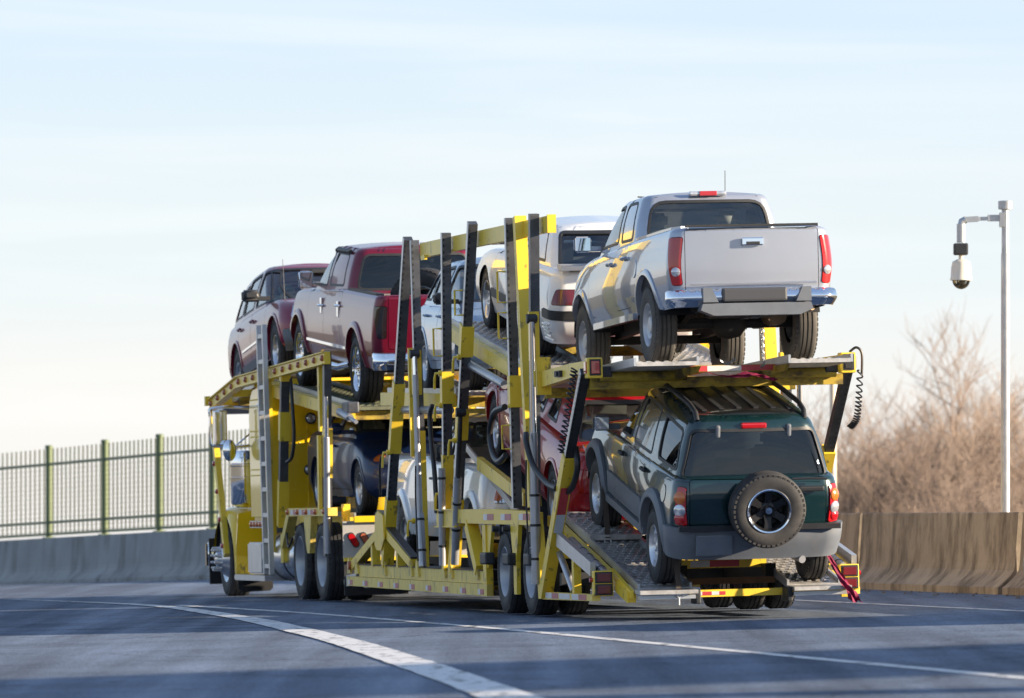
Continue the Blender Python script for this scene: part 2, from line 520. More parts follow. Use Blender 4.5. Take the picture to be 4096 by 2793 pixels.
# terrain below the road embankment
def tz(X, D):
    b = bar(min(max(D, -110), 590))
    d = X - b
    base = gz(min(X, b), min(D, 300)) if D < 300 else gz(-30, 300)
    if d > 0: f = min(1.0, max(0.0, (d - 1.0) / 14.0))
    elif d < -46: f = min(1.0, (-d - 46) / 30.0)
    else: f = 0.0
    f = f * f * (3 - 2 * f)
    if D > 300: f = max(f, min(1, (D - 300) / 100))
    return (base - 0.25) * (1 - f) + (-5.0) * f
xs = [-7000, -3500, -1500, -700, -400, -250, -180, -140, -110, -90] + list(range(-80, 41, 4)) + [50, 65, 85, 120, 180, 300, 600, 1500, 3500, 7000]
ys = [-2500, -800, -300, -150] + list(range(-100, 301, 10)) + [330, 370, 420, 600, 1000, 2000, 4000, 8000]
M_TERR = mat('winter_grass_ground', (0.13, 0.105, 0.06), 0.95, 0, var=0.3, vscale=0.15, dirt=(0.07, 0.065, 0.035), dirt_amt=0.7, dscale=(0.4, 0.4, 0.4), dlo=0.45, dhi=0.65)
terr = sheet('terrain', [[(x, y, tz(x, y)) for x in xs] for y in ys], M_TERR)
terr['kind'] = 'structure'

# concrete barrier: separate cast segments with open joints
M_CONC = mat('warmlit_stained_concrete', (0.33, 0.275, 0.21), 0.85, 0, var=0.18, vscale=1.6, dirt=(0.085, 0.065, 0.045), dirt_amt=0.88, dscale=(2.8, 2.8, 1.2), dlo=0.43, dhi=0.64, bump=0.25, bscale=18)  # brown stains over concrete, with warm light put into the tan base
M_CONG = mat('grey_concrete', (0.30, 0.30, 0.29), 0.85, 0, var=0.16, vscale=1.2, dirt=(0.10, 0.09, 0.08), dirt_amt=0.75, dscale=(2.4, 2.4, 0.5), dlo=0.48, dhi=0.70, bump=0.25, bscale=18)
PROF = [(0.0, -0.05), (0.0, 0.075), (0.035, 0.10), (0.14, 0.20), (0.175, 0.255), (0.19, 0.33), (0.225, 0.86), (0.235, 0.872), (0.43, 0.872), (0.44, 0.86), (0.47, 0.1), (0.47, -0.6)]
def barrier_seg(d0, d1, parent, m):
    """profile (offset away from road, height) swept along the barrier line"""
    n = max(3, int((d1 - d0) / 0.8)); rows = []
    for i in range(n + 1):
        Dk = d0 + (d1 - d0) * i / n
        t, nn = bar_t(Dk); b = Vector((bar(Dk), Dk, 0)); g0 = gz(b.x, Dk)
        rows.append([tuple(b - nn * o + Vector((0, 0, g0 + h))) for o, h in PROF])
    mb = MB(); k = len(PROF)
    vs = [p for r in rows for p in r]
    fs = [(i * k + j, i * k + j + 1, (i + 1) * k + j + 1, (i + 1) * k + j) for i in range(n) for j in range(k - 1)]
    fs.append(tuple(range(k - 1, -1, -1))); fs.append(tuple(range(n * k, n * k + k)))
    mb.add(vs, fs, False)
    return mb.build('barrier_segment', m, parent)
bar_near = empty('concrete_barrier', 'stained concrete barrier wall in warm-lit tan along the road edge right of the truck', 'barrier', Matrix.Translation((bar(60), 60, gz(bar(60), 60))))
bar_far = empty('concrete_barrier', 'grey concrete barrier wall under the green fence left of the truck', 'barrier', Matrix.Translation((bar(105), 105, gz(bar(105), 105))))
def setp(o, p):
    o.parent = p; o.matrix_parent_inverse = p.matrix_world.inverted()
cuts = [-20.0, -6, 8, 21.5, 28.1, 34.7, 41.3, 47.9, 54.5, 61.1, 67.5, 74.1, 80.6, 86.5]
bpy.context.view_layer.update()
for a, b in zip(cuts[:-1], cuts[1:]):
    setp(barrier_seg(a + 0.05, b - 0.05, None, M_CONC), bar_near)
cuts2 = [86.5, 90, 93.5, 97, 100.4, 103.7, 107.0, 110.2, 113.4, 116.5, 119.6, 122.6, 125.6, 128.6, 132, 136, 142]
for a, b in zip(cuts2[:-1], cuts2[1:]):
    setp(barrier_seg(a + 0.035, b - 0.035, None, M_CONG), bar_far)

# grit and litter swept against the foot of the barrier
rg = random.Random(9); gb = MB()
for k in range(420):
    Dk = rg.uniform(48, 122); t, n = bar_t(Dk); o_ = abs(rg.gauss(0.0, .45)) + .05
    p = Vector((bar(Dk), Dk, 0)) + n * o_; z = gz(p.x, p.y); s_ = rg.uniform(.008, .03) * (1.6 if rg.random() < .08 else 1)
    v = [Vector((rg.uniform(.6, 1.3) * a, rg.uniform(.6, 1.3) * b, c * rg.uniform(.5, 1))) * s_ for a, b, c in ((1, 0, 0), (-.6, .8, 0), (-.6, -.8, 0), (0, 0, 1.1))]
    gb.add([p + q + Vector((0, 0, z)) for q in v], [(0, 1, 3), (1, 2, 3), (2, 0, 3)])
o = gb.build('roadside_grit', mat('roadside_grit', (.20, .17, .13), .95, var=.5, vscale=2)); o['kind'] = 'stuff'
tag(o, 'scattered grit and small litter along the foot of the barrier', 'grit')

# green fence on the far barrier
M_GRN = mat('green_fence_paint', (0.10, 0.135, 0.06), 0.5, 0, 0.1, var=0.15, vscale=5)
M_PICK = mat('dark_green_picket', (0.07, 0.085, 0.06), 0.5, 0, 0.1, var=0.15, vscale=5)
M_WIRE = mat('fence_wire', (0.10, 0.12, 0.10), 0.5, 0.4)
fence = empty('fence', 'green steel fence with round-capped posts on the far grey barrier', 'fence', Matrix.Translation((bar(110), 110, gz(bar(110), 110) + 0.87)))
bpy.context.view_layer.update()
def fp(Dk, h=0.0, off=0.33):
    t, n = bar_t(Dk); b = Vector((bar(Dk), Dk, 0)); return b - n * off + Vector((0, 0, gz(b.x, Dk) + 0.872 + h))
post_me = MB().lathe([(0.0, 1.73), (0.06, 1.725), (0.078, 1.70), (0.078, 1.67), (0.062, 1.668), (0.062, 0.0)], 14, Matrix.Rotation(R(90), 4, 'X')).mesh('post')
# the lathe axis is local Y; the rotation above lays it along Z
plate_me = MB().box((0, 0, 0.01), (0.2, 0.2, 0.02)).mesh('base_plate')
pick_me = MB().box((0, 0, 0.86), (0.025, 0.025, 1.60)).mesh('picket')
posts = [97.6 + 3.02 * k for k in range(0, 13)]
wire = MB()
for i, Dk in enumerate(posts):
    p = fp(Dk); t, n = bar_t(Dk); rz = Matrix.Rotation(math.atan2(t.y, t.x), 4, 'Z')
    o = link('post', post_me, M_GRN, None, Matrix.Translation(p) @ rz); setp(o, fence)
    o = link('base_plate', plate_me, M_GRN, None, Matrix.Translation(p) @ rz); setp(o, fence)
    if i == len(posts) - 1: break
    D1 = posts[i + 1]; q = fp(D1)
    for h, w in ((1.37, 0.05), (0.29, 0.05), (0.07, 0.05)):
        o = MB().beam(p + Vector((0, 0, h)), q + Vector((0, 0, h)), 0.045, w, side=n).build('rail', M_GRN); setp(o, fence)
    for k in range(1, 13):
        u = k / 13; o = link('picket', pick_me, M_PICK, None, Matrix.Translation(p.lerp(q, u)) @ rz); setp(o, fence)
    bk = n * -0.03
    for k in range(15):
        h = 0.12 + k * 0.088; wire.beam(p + bk + Vector((0, 0, h)), q + bk + Vector((0, 0, h)), 0.006, 0.006)
o = wire.build('wire_mesh', M_WIRE); o['kind'] = 'stuff'; setp(o, fence)

# camera pole behind the barrier on the right
M_GALV = mat('galvanised_pole', (0.42, 0.44, 0.47), 0.42, 0.55, var=0.15, vscale=7)
M_CAMW = mat('cream_camera_housing', (0.66, 0.62, 0.54), 0.45, var=0.05)
px_, py_ = 5.86, 76.0
pole = empty('camera_pole', 'tall grey galvanised pole with dome camera behind the barrier', 'pole', Matrix.Translation((px_, py_, tz(px_, py_))))
hz = 5.0 - tz(px_, py_)
MB().tube([(0, 0, 0), (0, 0, hz - 0.4), (0, 0, hz - 0.4), (0, 0, hz + 0.12)], [0.056, 0.050, 0.044, 0.042], 16).build('shaft', M_GALV, pole)
MB().tube([(0, 0, hz + 0.12), (0, 0, hz + 0.125), (0, 0, hz + 0.22), (0, 0, hz + 0.225)], [0.05, 0.085, 0.085, 0.07], 16).build('cap', M_GALV, pole)
MB().box((0, 0, 0.02), (0.3, 0.3, 0.04)).build('base_plate', M_GALV, pole)
arm = MB().beam((-0.03, 0, hz + 0.02), (-0.21, 0, hz + 0.02), 0.07, 0.075).beam((-0.2, 0, hz + 0.015), (-0.34, 0, hz + 0.01), 0.04, 0.045).beam((-0.32, 0, hz + 0.01), (-0.49, 0, hz + 0.0), 0.07, 0.065)
arm.box((-0.045, 0, hz + 0.0), (0.05, 0.11, 0.17)).tube([(-0.47, 0, hz), (-0.515, 0, hz - 0.02), (-0.525, 0, hz - 0.07)], 0.045, 12)
arm.build('arm', M_GALV, pole)
hd = MB().tube([(-0.525, 0, hz - 0.05), (-0.525, 0, hz - 0.27)], 0.052, 14).build('drop_tube', M_GALV, pole)
MB().cbox((-0.53, 0, hz - 0.35), (0.17, 0.16, 0.14), 0.02).build('junction_box', M_DARK, pole)
MB().lathe([(0.0, 0), (0.05, 0.0), (0.105, 0.03), (0.118, 0.10), (0.125, 0.22), (0.132, 0.23), (0.132, 0.25), (0.11, 0.25)], 20, Matrix.Translation((-0.525, 0, hz - 0.47)) @ Matrix.Rotation(R(-90), 4, 'X')).tube([(-0.525, 0, hz - 0.42), (-0.525, 0, hz - 0.48)], 0.03, 10).build('camera_housing', M_CAMW, pole)
dm = MB().lathe([(0.105 * math.cos(a), 0.25 + 0.105 * math.sin(a)) for a in [R(x) for x in (0, 15, 30, 45, 60, 75, 89)]], 20, Matrix.Translation((-0.525, 0, hz - 0.47)) @ Matrix.Rotation(R(-90), 4, 'X')).build('dome', glass('dome_glass', (0.75, 0.75, 0.72), 0.05), pole)
MB().lathe([(0.0, 0.24), (0.05, 0.24), (0.055, 0.30), (0.03, 0.325), (0.0, 0.33)], 14, Matrix.Translation((-0.525, 0, hz - 0.47)) @ Matrix.Rotation(R(-90), 4, 'X')).build('lens', M_BLK, pole)
bx = MB().cbox((0, 0, 0.07), (0.14, 0.1, 0.14), 0.02).box((0.0, 0, 0.15), (0.17, 0.13, 0.02)).build('cabinet', M_WHITE)
bx.location = (6.0, 76.0 - 2.6, gz(bar(73.4), 73.4) + 0.80)
bx.location = (bar(67.2) - bar_t(67.2)[1].x * 0.33, 67.2 - bar_t(67.2)[1].y * 0.33, gz(bar(67.2), 67.2) + 0.872)
tag(bx, 'small white box on top of the barrier by the camera pole', 'box')
M_PALE = mat('pale_pole', (0.62, 0.52, 0.42), 0.6, var=0.08)
pz = tz(11.9, 118)
pp = MB().tube([(0, 0, 0), (0, 0, 9.2)], [0.075, 0.06], 14).box((0, 0, 0.02), (0.3, 0.3, 0.04)).lathe([(0.0, 9.3), (0.07, 9.28), (0.075, 9.2), (0.06, 9.19)], 14, Matrix.Rotation(R(90), 4, 'X')).build('signal_pole', M_PALE)
pp.location = (5.92, 118, pz)
tag(pp, 'pale slim pole seen behind the silver pickup and green off-road car', 'pole')

# unseen bridge added right of the view to shade a band of near road
M_FB = mat('shadow_caster_concrete', (0.40, 0.39, 0.37), 0.85, var=0.12)
fb = empty('shadow_caster_bridge', 'unseen concrete bridge added outside the right edge of the view as a shadow caster', 'shadow_caster_bridge', Matrix.Translation((36, 36.3, tz(36, 36.3))))
bpy.context.view_layer.update()
_d = Vector((0.90, 0.43, 0)).normalized(); _n = Vector((-_d.y, _d.x, 0)); _c = Vector((35.6, 35.4, 0))
for nm, a, b, w, h, z, off in (('deck', -9, 12, 3.0, .5, 9.0, 0), ('parapet', -9, 12, .15, 1.0, 9.75, 1.42), ('parapet', -9, 12, .15, 1.0, 9.75, -1.42)):
    p, q = _c + _d * a + _n * off, _c + _d * b + _n * off
    o = MB().beam((p.x, p.y, z), (q.x, q.y, z), w, h, side=tuple(_n)).build(nm, M_FB); setp(o, fb)
for k in (-7.5, 1.5, 10.5):
    p = _c + _d * k; o = MB().tube([(p.x, p.y, tz(p.x, p.y) - .2), (p.x, p.y, 8.8)], .45, 16).build('pier', M_FB); setp(o, fb)

# bare winter trees beyond the barrier
M_BARK = mat('grey_brown_bark', (0.20, 0.145, 0.10), 0.9, var=0.3, vscale=4)
M_TWIG = mat('dry_tan_twigs', (0.255, 0.19, 0.15), 0.9, var=0.25, vscale=0.5)
M_TWG2 = mat('pale_tan_twigs', (0.31, 0.24, 0.19), 0.9, var=0.25, vscale=0.5)
def tree_mesh(seed, h, spread, stems, dense):
    rnd = random.Random(seed)
    tr = MB(); cr = MB()
    def twig(p, d, l, r, lev):
        n = 3 if lev < 3 else 2
        pts = [p.copy()]; rs = [r]; q = p.copy(); dd = d.copy()
        for i in range(n):
            dd = (dd + Vector((rnd.uniform(-1, 1), rnd.uniform(-1, 1), rnd.uniform(-0.3, 0.9))) * 0.22).normalized()
            q = q + dd * (l / n); pts.append(q.copy()); rs.append(r * (1 - 0.6 * (i + 1) / n))
        (tr if lev == 0 else cr).tube(pts, rs, 7 if lev == 0 else 3, caps=False)
        if lev >= 4: return
        k = {0: dense + 3, 1: dense + 1, 2: dense, 3: dense - 1}[lev]
        for j in range(k):
            u = rnd.uniform(0.25, 1.0) if lev else rnd.uniform(0.3, 1.0)
            f = u * n; i = min(n - 1, int(f)); b = pts[i].lerp(pts[i + 1], f - i)
            ax = Vector((rnd.uniform(-1, 1), rnd.uniform(-1, 1), rnd.uniform(-0.15, 0.7))).normalized()
            nd = (dd * 0.62 + ax * spread).normalized()
            twig(b, nd, l * rnd.uniform(0.42, 0.66), max(0.006, r * 0.45), lev + 1)
    for s in range(stems):
        a = rnd.uniform(0, 6.28); d = Vector((math.cos(a) * 0.25, math.sin(a) * 0.25, 1)).normalized() if stems > 1 else Vector((rnd.uniform(-.05, .05), rnd.uniform(-.05, .05), 1))
        twig(Vector((math.cos(a) * 0.2 * (stems > 1), math.sin(a) * 0.2 * (stems > 1), 0)), d, h * 0.6 * rnd.uniform(0.8, 1.1), h * 0.012 / math.sqrt(stems) + 0.02, 0)
    return tr.mesh('trunk', False), cr.mesh('crown', False)
kinds = [tree_mesh(3, 10.5, 0.75, 1, 7), tree_mesh(8, 9.5, 0.6, 2, 6), tree_mesh(12, 7.0, 0.8, 7, 5), tree_mesh(21, 6.5, 0.85, 8, 5)]
rnd = random.Random(77)
def tree(u, Dk, kind, sc, label, m=None, group='bare trees beyond the barrier'):
    """u: fraction across the view at that distance"""
    x = (u - 0.5) * Dk * 4096 / 25591
    z = tz(x, Dk)
    t = empty('bare_tree', label, 'tree', Matrix.Translation((x, Dk, z)) @ Matrix.Rotation(rnd.uniform(0, 6.28), 4, 'Z') @ Matrix.Scale(sc, 4), group)
    a, b = kinds[kind]
    link('trunk', a, M_BARK, t)
    o = bpy.data.objects.new('crown', b); COL.objects.link(o); o.parent = t
    if len(b.materials) == 0: b.materials.append(M_TWIG)
    if m: o.material_slots[0].link = 'OBJECT'; o.material_slots[0].material = m
    return t
tree(0.985, 165, 0, 1.10, 'tallest bare tree with wide open crown beside the camera pole')
tree(0.848, 168, 1, 0.68, 'slim bare tree right beside the green off-road car')
bush = 'low tan bare bush in the thicket behind the barrier'
spots = [(0.80, 176, 2, 1.0), (0.83, 158, 3, 1.05), (0.862, 172, 2, 1.10), (0.885, 160, 3, 1.0), (0.90, 178, 3, 1.15), (0.93, 158, 2, 1.0), (0.952, 170, 3, 1.1), (0.972, 160, 2, 1.0), (0.99, 174, 3, 1.1), (1.015, 164, 2, 1.1), (0.875, 186, 2, 1.2), (0.915, 190, 3, 1.2), (0.963, 188, 2, 1.25), (1.04, 180, 3, 1.2), (0.815, 190, 3, 1.1), (0.945, 150, 3, 0.85), (0.853, 150, 2, 0.8), (0.895, 150, 2, 0.85), (1.0, 150, 3, 0.85), (0.838, 178, 2, 1.15), (0.872, 166, 2, 1.0), (0.908, 168, 2, 1.1), (0.937, 180, 2, 1.2), (0.985, 166, 3, 1.15), (1.01, 156, 2, 1.0), (0.925, 145, 3, 0.8), (0.975, 146, 2, 0.8), (0.88, 146, 3, 0.8), (0.835, 148, 3, 0.8)]
for i, (u, d, k, s) in enumerate(spots):
    tree(u, d, k, s * 1.16, bush, M_TWG2 if i % 3 == 0 else None, 'thicket of bare bushes beyond the barrier')
for i, (u, d, k, s) in enumerate([(1.07, 160, 2, 1.1), (1.10, 176, 3, 1.2), (1.13, 158, 3, 1.1), (1.16, 172, 2, 1.2), (1.20, 162, 3, 1.2), (1.24, 178, 2, 1.3), (1.28, 165, 3, 1.2)]):
    tree(u, d, k, s, bush, None, 'thicket of bare bushes beyond the barrier')
tree(1.005, 182, 1, 0.8, 'bare tree at the right edge of the view behind the camera pole')
tree(0.90, 184, 1, 0.78, 'slender bare tree rising from the middle of the thicket')
tree(0.945, 176, 1, 0.9, 'narrow bare tree just left of the tallest tree')
tree(0.815, 182, 0, 0.68, 'bare tree half hidden behind the green off-road car')
# ---------------------------------------------------------------- car body surfaces
class Shell:
    """a stack of rounded-rectangle outlines; (q, t) -> point. q runs round the outline from the rear centre over the left side, t from bottom to top"""
    def __init__(s, xr, xf, w, rr=0.15, rf=0.2, bowR=0.04, bowF=0.1, bowS=0.02, zb=0.2, zt=None, fil=0.06, nb=None):
        s.xr = pw(xr); s.xf = pw(xf); s.w = pw(w); s.rr = rr; s.rf = rf
        s.bowR, s.bowF, s.bowS = bowR, bowF, bowS
        s.zb = zb; s.zt = zt if callable(zt) else pw(zt); s.fil = fil
        W = s.w(.5); s.l = [W - rr, rr * 1.57, s.xf(.5) - rf - s.xr(.5) - rr, rf * 1.57, W - rf]
        s.c = [0]
        for v in s.l: s.c.append(s.c[-1] + v)
        s.H = s.c[-1]; s.P = 2 * s.H
    def pt(s, q, t):
        q = q % s.P; sg = 1
        if q > s.H: q = s.P - q; sg = -1
        X0, X1, W = s.xr(t), s.xf(t), s.w(t); rr, rf = s.rr, s.rf
        # a first estimate of x for the height of the top line
        def base(X0, X1, W):
            c = s.c
            if q <= c[1]: return X0, (W - rr) * q / max(1e-6, s.l[0])
            if q <= c[2]:
                a = (q - c[1]) / s.l[1] * math.pi / 2; return X0 + rr - rr * math.cos(a), W - rr + rr * math.sin(a)
            if q <= c[3]:
                u = (q - c[2]) / s.l[2]; return X0 + rr + (X1 - rf - X0 - rr) * u, W
            if q <= c[4]:
                a = (q - c[3]) / s.l[3] * math.pi / 2; return X1 - rf + rf * math.sin(a), W - rf + rf * math.cos(a)
            return X1, (W - rf) * (1 - (q - c[4]) / max(1e-6, s.l[4]))
        x, y = base(X0, X1, W)
        zt = s.zt(x); z = s.zb + t * (zt - s.zb)
        if s.fil > 0 and z > zt - s.fil:
            h = min(s.fil, z - zt + s.fil); d = s.fil - math.sqrt(max(0, s.fil ** 2 - h * h))
            x, y = base(X0 + d, X1 - d, W - d)
        Xm = (X0 + X1) / 2; yy = (y / W) ** 2
        if x < Xm: x += s.bowR * yy * (1 - (x - X0) / (Xm - X0)) ** 2
        else: x -= s.bowF * yy * (1 - (X1 - x) / (X1 - Xm)) ** 2
        y *= 1 - s.bowS * ((x - Xm) / (X1 - Xm)) ** 2
        return Vector((x, y * sg, z))
    def nrm(s, q, t):
        e = 0.004
        a = s.pt(q + e, t) - s.pt(q - e, t)
        t0, t1 = max(0, t - e), min(1, t + e)
        b = s.pt(q, t1) - s.pt(q, t0)
        n = b.cross(a)
        if n.length < 1e-9: return Vector((0, 0, 1))
        return n.normalized()
    def off(s, q, t, d): return s.pt(q, t) + s.nrm(q, t) * d
    def tz(s, x, z): return min(1.0, max(0.0, (z - s.zb) / (s.zt(x) - s.zb)))
    def side(s, x, z, left=True):
        t = s.tz(x, z); lo, hi = 0, s.H
        for _ in range(30):
            m = (lo + hi) / 2
            if s.pt(m, t).x < x: lo = m
            else: hi = m
        return (lo if left else -lo, t)
    def rear(s, y, z):
        t = s.tz(s.xr(.5), z); lo, hi = 0, s.c[2] + 0.05; ya = abs(y)
        for _ in range(30):
            m = (lo + hi) / 2
            if s.pt(m, t).y < ya: lo = m
            else: hi = m
        return (lo if y >= 0 else -lo, t)
    def front(s, y, z):
        t = s.tz(s.xf(.5), z); lo, hi = s.c[3] - 0.05, s.H; ya = abs(y)
        for _ in range(30):
            m = (lo + hi) / 2
            if s.pt(m, t).y > ya: lo = m
            else: hi = m
        return (lo if y >= 0 else s.P - lo, t)

def panel(sh, outer, holes=(), off=0.0, rim=0.0, gq=0.07, ht=None, name='panel', rimin=None):
    """mesh of a region of a shell; outer / holes are polygons in (q, t)"""
    K = (sh.zt(0.5) - sh.zb)
    sc = lambda p: Vector((p[0], p[1] * K))
    pts = []; edges = []; polys = [outer] + list(holes)
    for P in polys:
        n0 = len(pts)
        for p in P: pts.append(sc(p))
        edges += [(n0 + i, n0 + (i + 1) % len(P)) for i in range(len(P))]
    q0 = min(p[0] for p in outer); q1 = max(p[0] for p in outer); t0 = min(p[1] for p in outer); t1 = max(p[1] for p in outer)
    rows = [t0 + (t1 - t0) * i / 9 for i in range(1, 9)]
    if sh.fil > 0:
        f = sh.fil / K
        rows += [1 - f + f * math.sin(R(a)) for a in (0, 22, 45, 62, 76) if t0 < 1 - f + f * math.sin(R(a)) < t1]
    nq = max(2, int((q1 - q0) / gq)); qs = [q0 + (q1 - q0) * i / nq for i in range(nq + 1)]
    for k in range(-2, 3):
        for a in (1, 2, 3, 4):
            for sg in (1, -1):
                for u in ((0, .25, .5, .75) if a in (1, 3) else (0,)):
                    qq = sg * (sh.c[a] + u * sh.l[a] if a in (1, 3) else sh.c[a]) + k * sh.P
                    if q0 < qq < q1: qs.append(qq)
    bnd = [p for P in polys for p in P]
    for q in qs:
        for t in rows:
            if inpoly(q, t, outer) and not any(inpoly(q, t, h) for h in holes):
                if all((q - b[0]) ** 2 + ((t - b[1]) * K) ** 2 > 0.00012 for b in bnd): pts.append(Vector((q, t * K)))
    vs, es, fs, ov, oe, of = delaunay_2d_cdt(pts, edges, [], 0, 1e-6)
    vq = [(v.x, v.y / K) for v in vs]
    F = []
    for f in fs:
        cx = sum(vq[i][0] for i in f) / len(f); cy = sum(vq[i][1] for i in f) / len(f)
        if inpoly(cx, cy, outer) and not any(inpoly(cx, cy, h) for h in holes): F.append(list(f))
    co = []; no = []
    for q, t in vq:
        n = sh.nrm(q, t); co.append(sh.pt(q, t) + n * off); no.append(n)
    # orient outwards
    FF = []
    for f in F:
        a, b, c = co[f[0]], co[f[1]], co[f[2]]
        FF.append(f if (b - a).cross(c - a).dot(no[f[0]]) > 0 else f[::-1])
    if rim:
        for P in ([outer] + list(holes)):
            n0 = len(co); m = len(P)
            ctr = Vector((sum(p[0] for p in P) / m, sum(p[1] for p in P) / m))
            A = [sh.off(p[0], p[1], off) for p in P]; B = [sh.off(p[0], p[1], off - rim) for p in P]
            for i in range(m):
                j = (i + 1) % m
                e = (A[j] - A[i]); nn = e.cross(B[i] - A[i])
                nn = nn.normalized() if nn.length > 1e-9 else no[0]
                mid = sh.pt(*P[i]); inn = sh.pt(ctr.x, ctr.y)
                if nn.dot(mid - inn) < 0: nn = -nn
                k = len(co)
                co += [A[i], A[j], B[j], B[i]]; no += [nn] * 4
                f = [k, k + 1, k + 2, k + 3]
                if (A[j] - A[i]).cross(B[j] - A[i]).dot(nn) < 0: f = f[::-1]
                FF.append(f)
    me = bpy.data.meshes.new(name)
    me.from_pydata([tuple(c) for c in co], [], FF)
    for p in me.polygons: p.use_smooth = True
    me.normals_split_custom_set_from_vertices([tuple(n) for n in no])
    return me

def grow(poly, d):
    """offset a polygon outwards (q,t treated in q units with t scaled later): simple centroid-free normal offset"""
    n = len(poly); A = sum(poly[i][0] * poly[(i + 1) % n][1] - poly[(i + 1) % n][0] * poly[i][1] for i in range(n))
    sg = 1 if A > 0 else -1; out = []
    for i in range(n):
        a, b, c = Vector(poly[i - 1]), Vector(poly[i]), Vector(poly[(i + 1) % n])
        e1 = (b - a); e2 = (c - b)
        n1 = Vector((e1.y, -e1.x)).normalized() if e1.length > 1e-9 else Vector((0, 0))
        n2 = Vector((e2.y, -e2.x)).normalized() if e2.length > 1e-9 else Vector((0, 0))
        m = (n1 + n2)
        if m.length > 1e-9: m = m.normalized() / max(0.5, (m.normalized()).dot(n1))
        out.append((b.x + m.x * d * sg, b.y + m.y * d * sg))
    return out

def cap_mesh(sh, x0, x1, crown, name, dz=0.0, t=1.0, inset=0.0, m=9):
    """lid between the left and right top edges of a shell from x0 to x1"""
    rows = []; no = []
    qs = []
    n = 60
    for i in range(n + 1):
        q = sh.H * i / n; p = sh.pt(q, t)
        if x0 - 1e-4 <= p.x <= x1 + 1e-4: qs.append(q)
    def addq(x):
        lo, hi = 0, sh.H
        for _ in range(30):
            k = (lo + hi) / 2
            if sh.pt(k, t).x < x: lo = k
            else: hi = k
        qs.append(lo)
    if x0 > sh.pt(0, t).x: addq(x0)
    if x1 < sh.pt(sh.H, t).x: addq(x1)
    qs.sort()
    L = [sh.pt(q, t) for q in qs]
    Wm = max(p.y for p in L) or 1
    vs = []
    for p in L:
        Y = max(0.0, p.y - inset)
        for j in range(m):
            u = -1 + 2 * j / (m - 1)
            vs.append((p.x, Y * u, p.z + dz + crown * ((Y / Wm) ** 2 if Y < Wm * .98 else 1) * (1 - u * u)))
    fs = [(i * m + j, i * m + j + 1, (i + 1) * m + j + 1, (i + 1) * m + j) for i in range(len(L) - 1) for j in range(m - 1)]
    me = bpy.data.meshes.new(name); me.from_pydata(vs, [], fs)
    bm = bmesh.new(); bm.from_mesh(me)
    bmesh.ops.remove_doubles(bm, verts=bm.verts, dist=0.0005)
    bmesh.ops.recalc_face_normals(bm, faces=bm.faces)
    if sum(f.normal.z for f in bm.faces) < 0: bmesh.ops.reverse_faces(bm, faces=bm.faces)
    bm.to_mesh(me); bm.free()
    for p in me.polygons: p.use_smooth = True
    return me

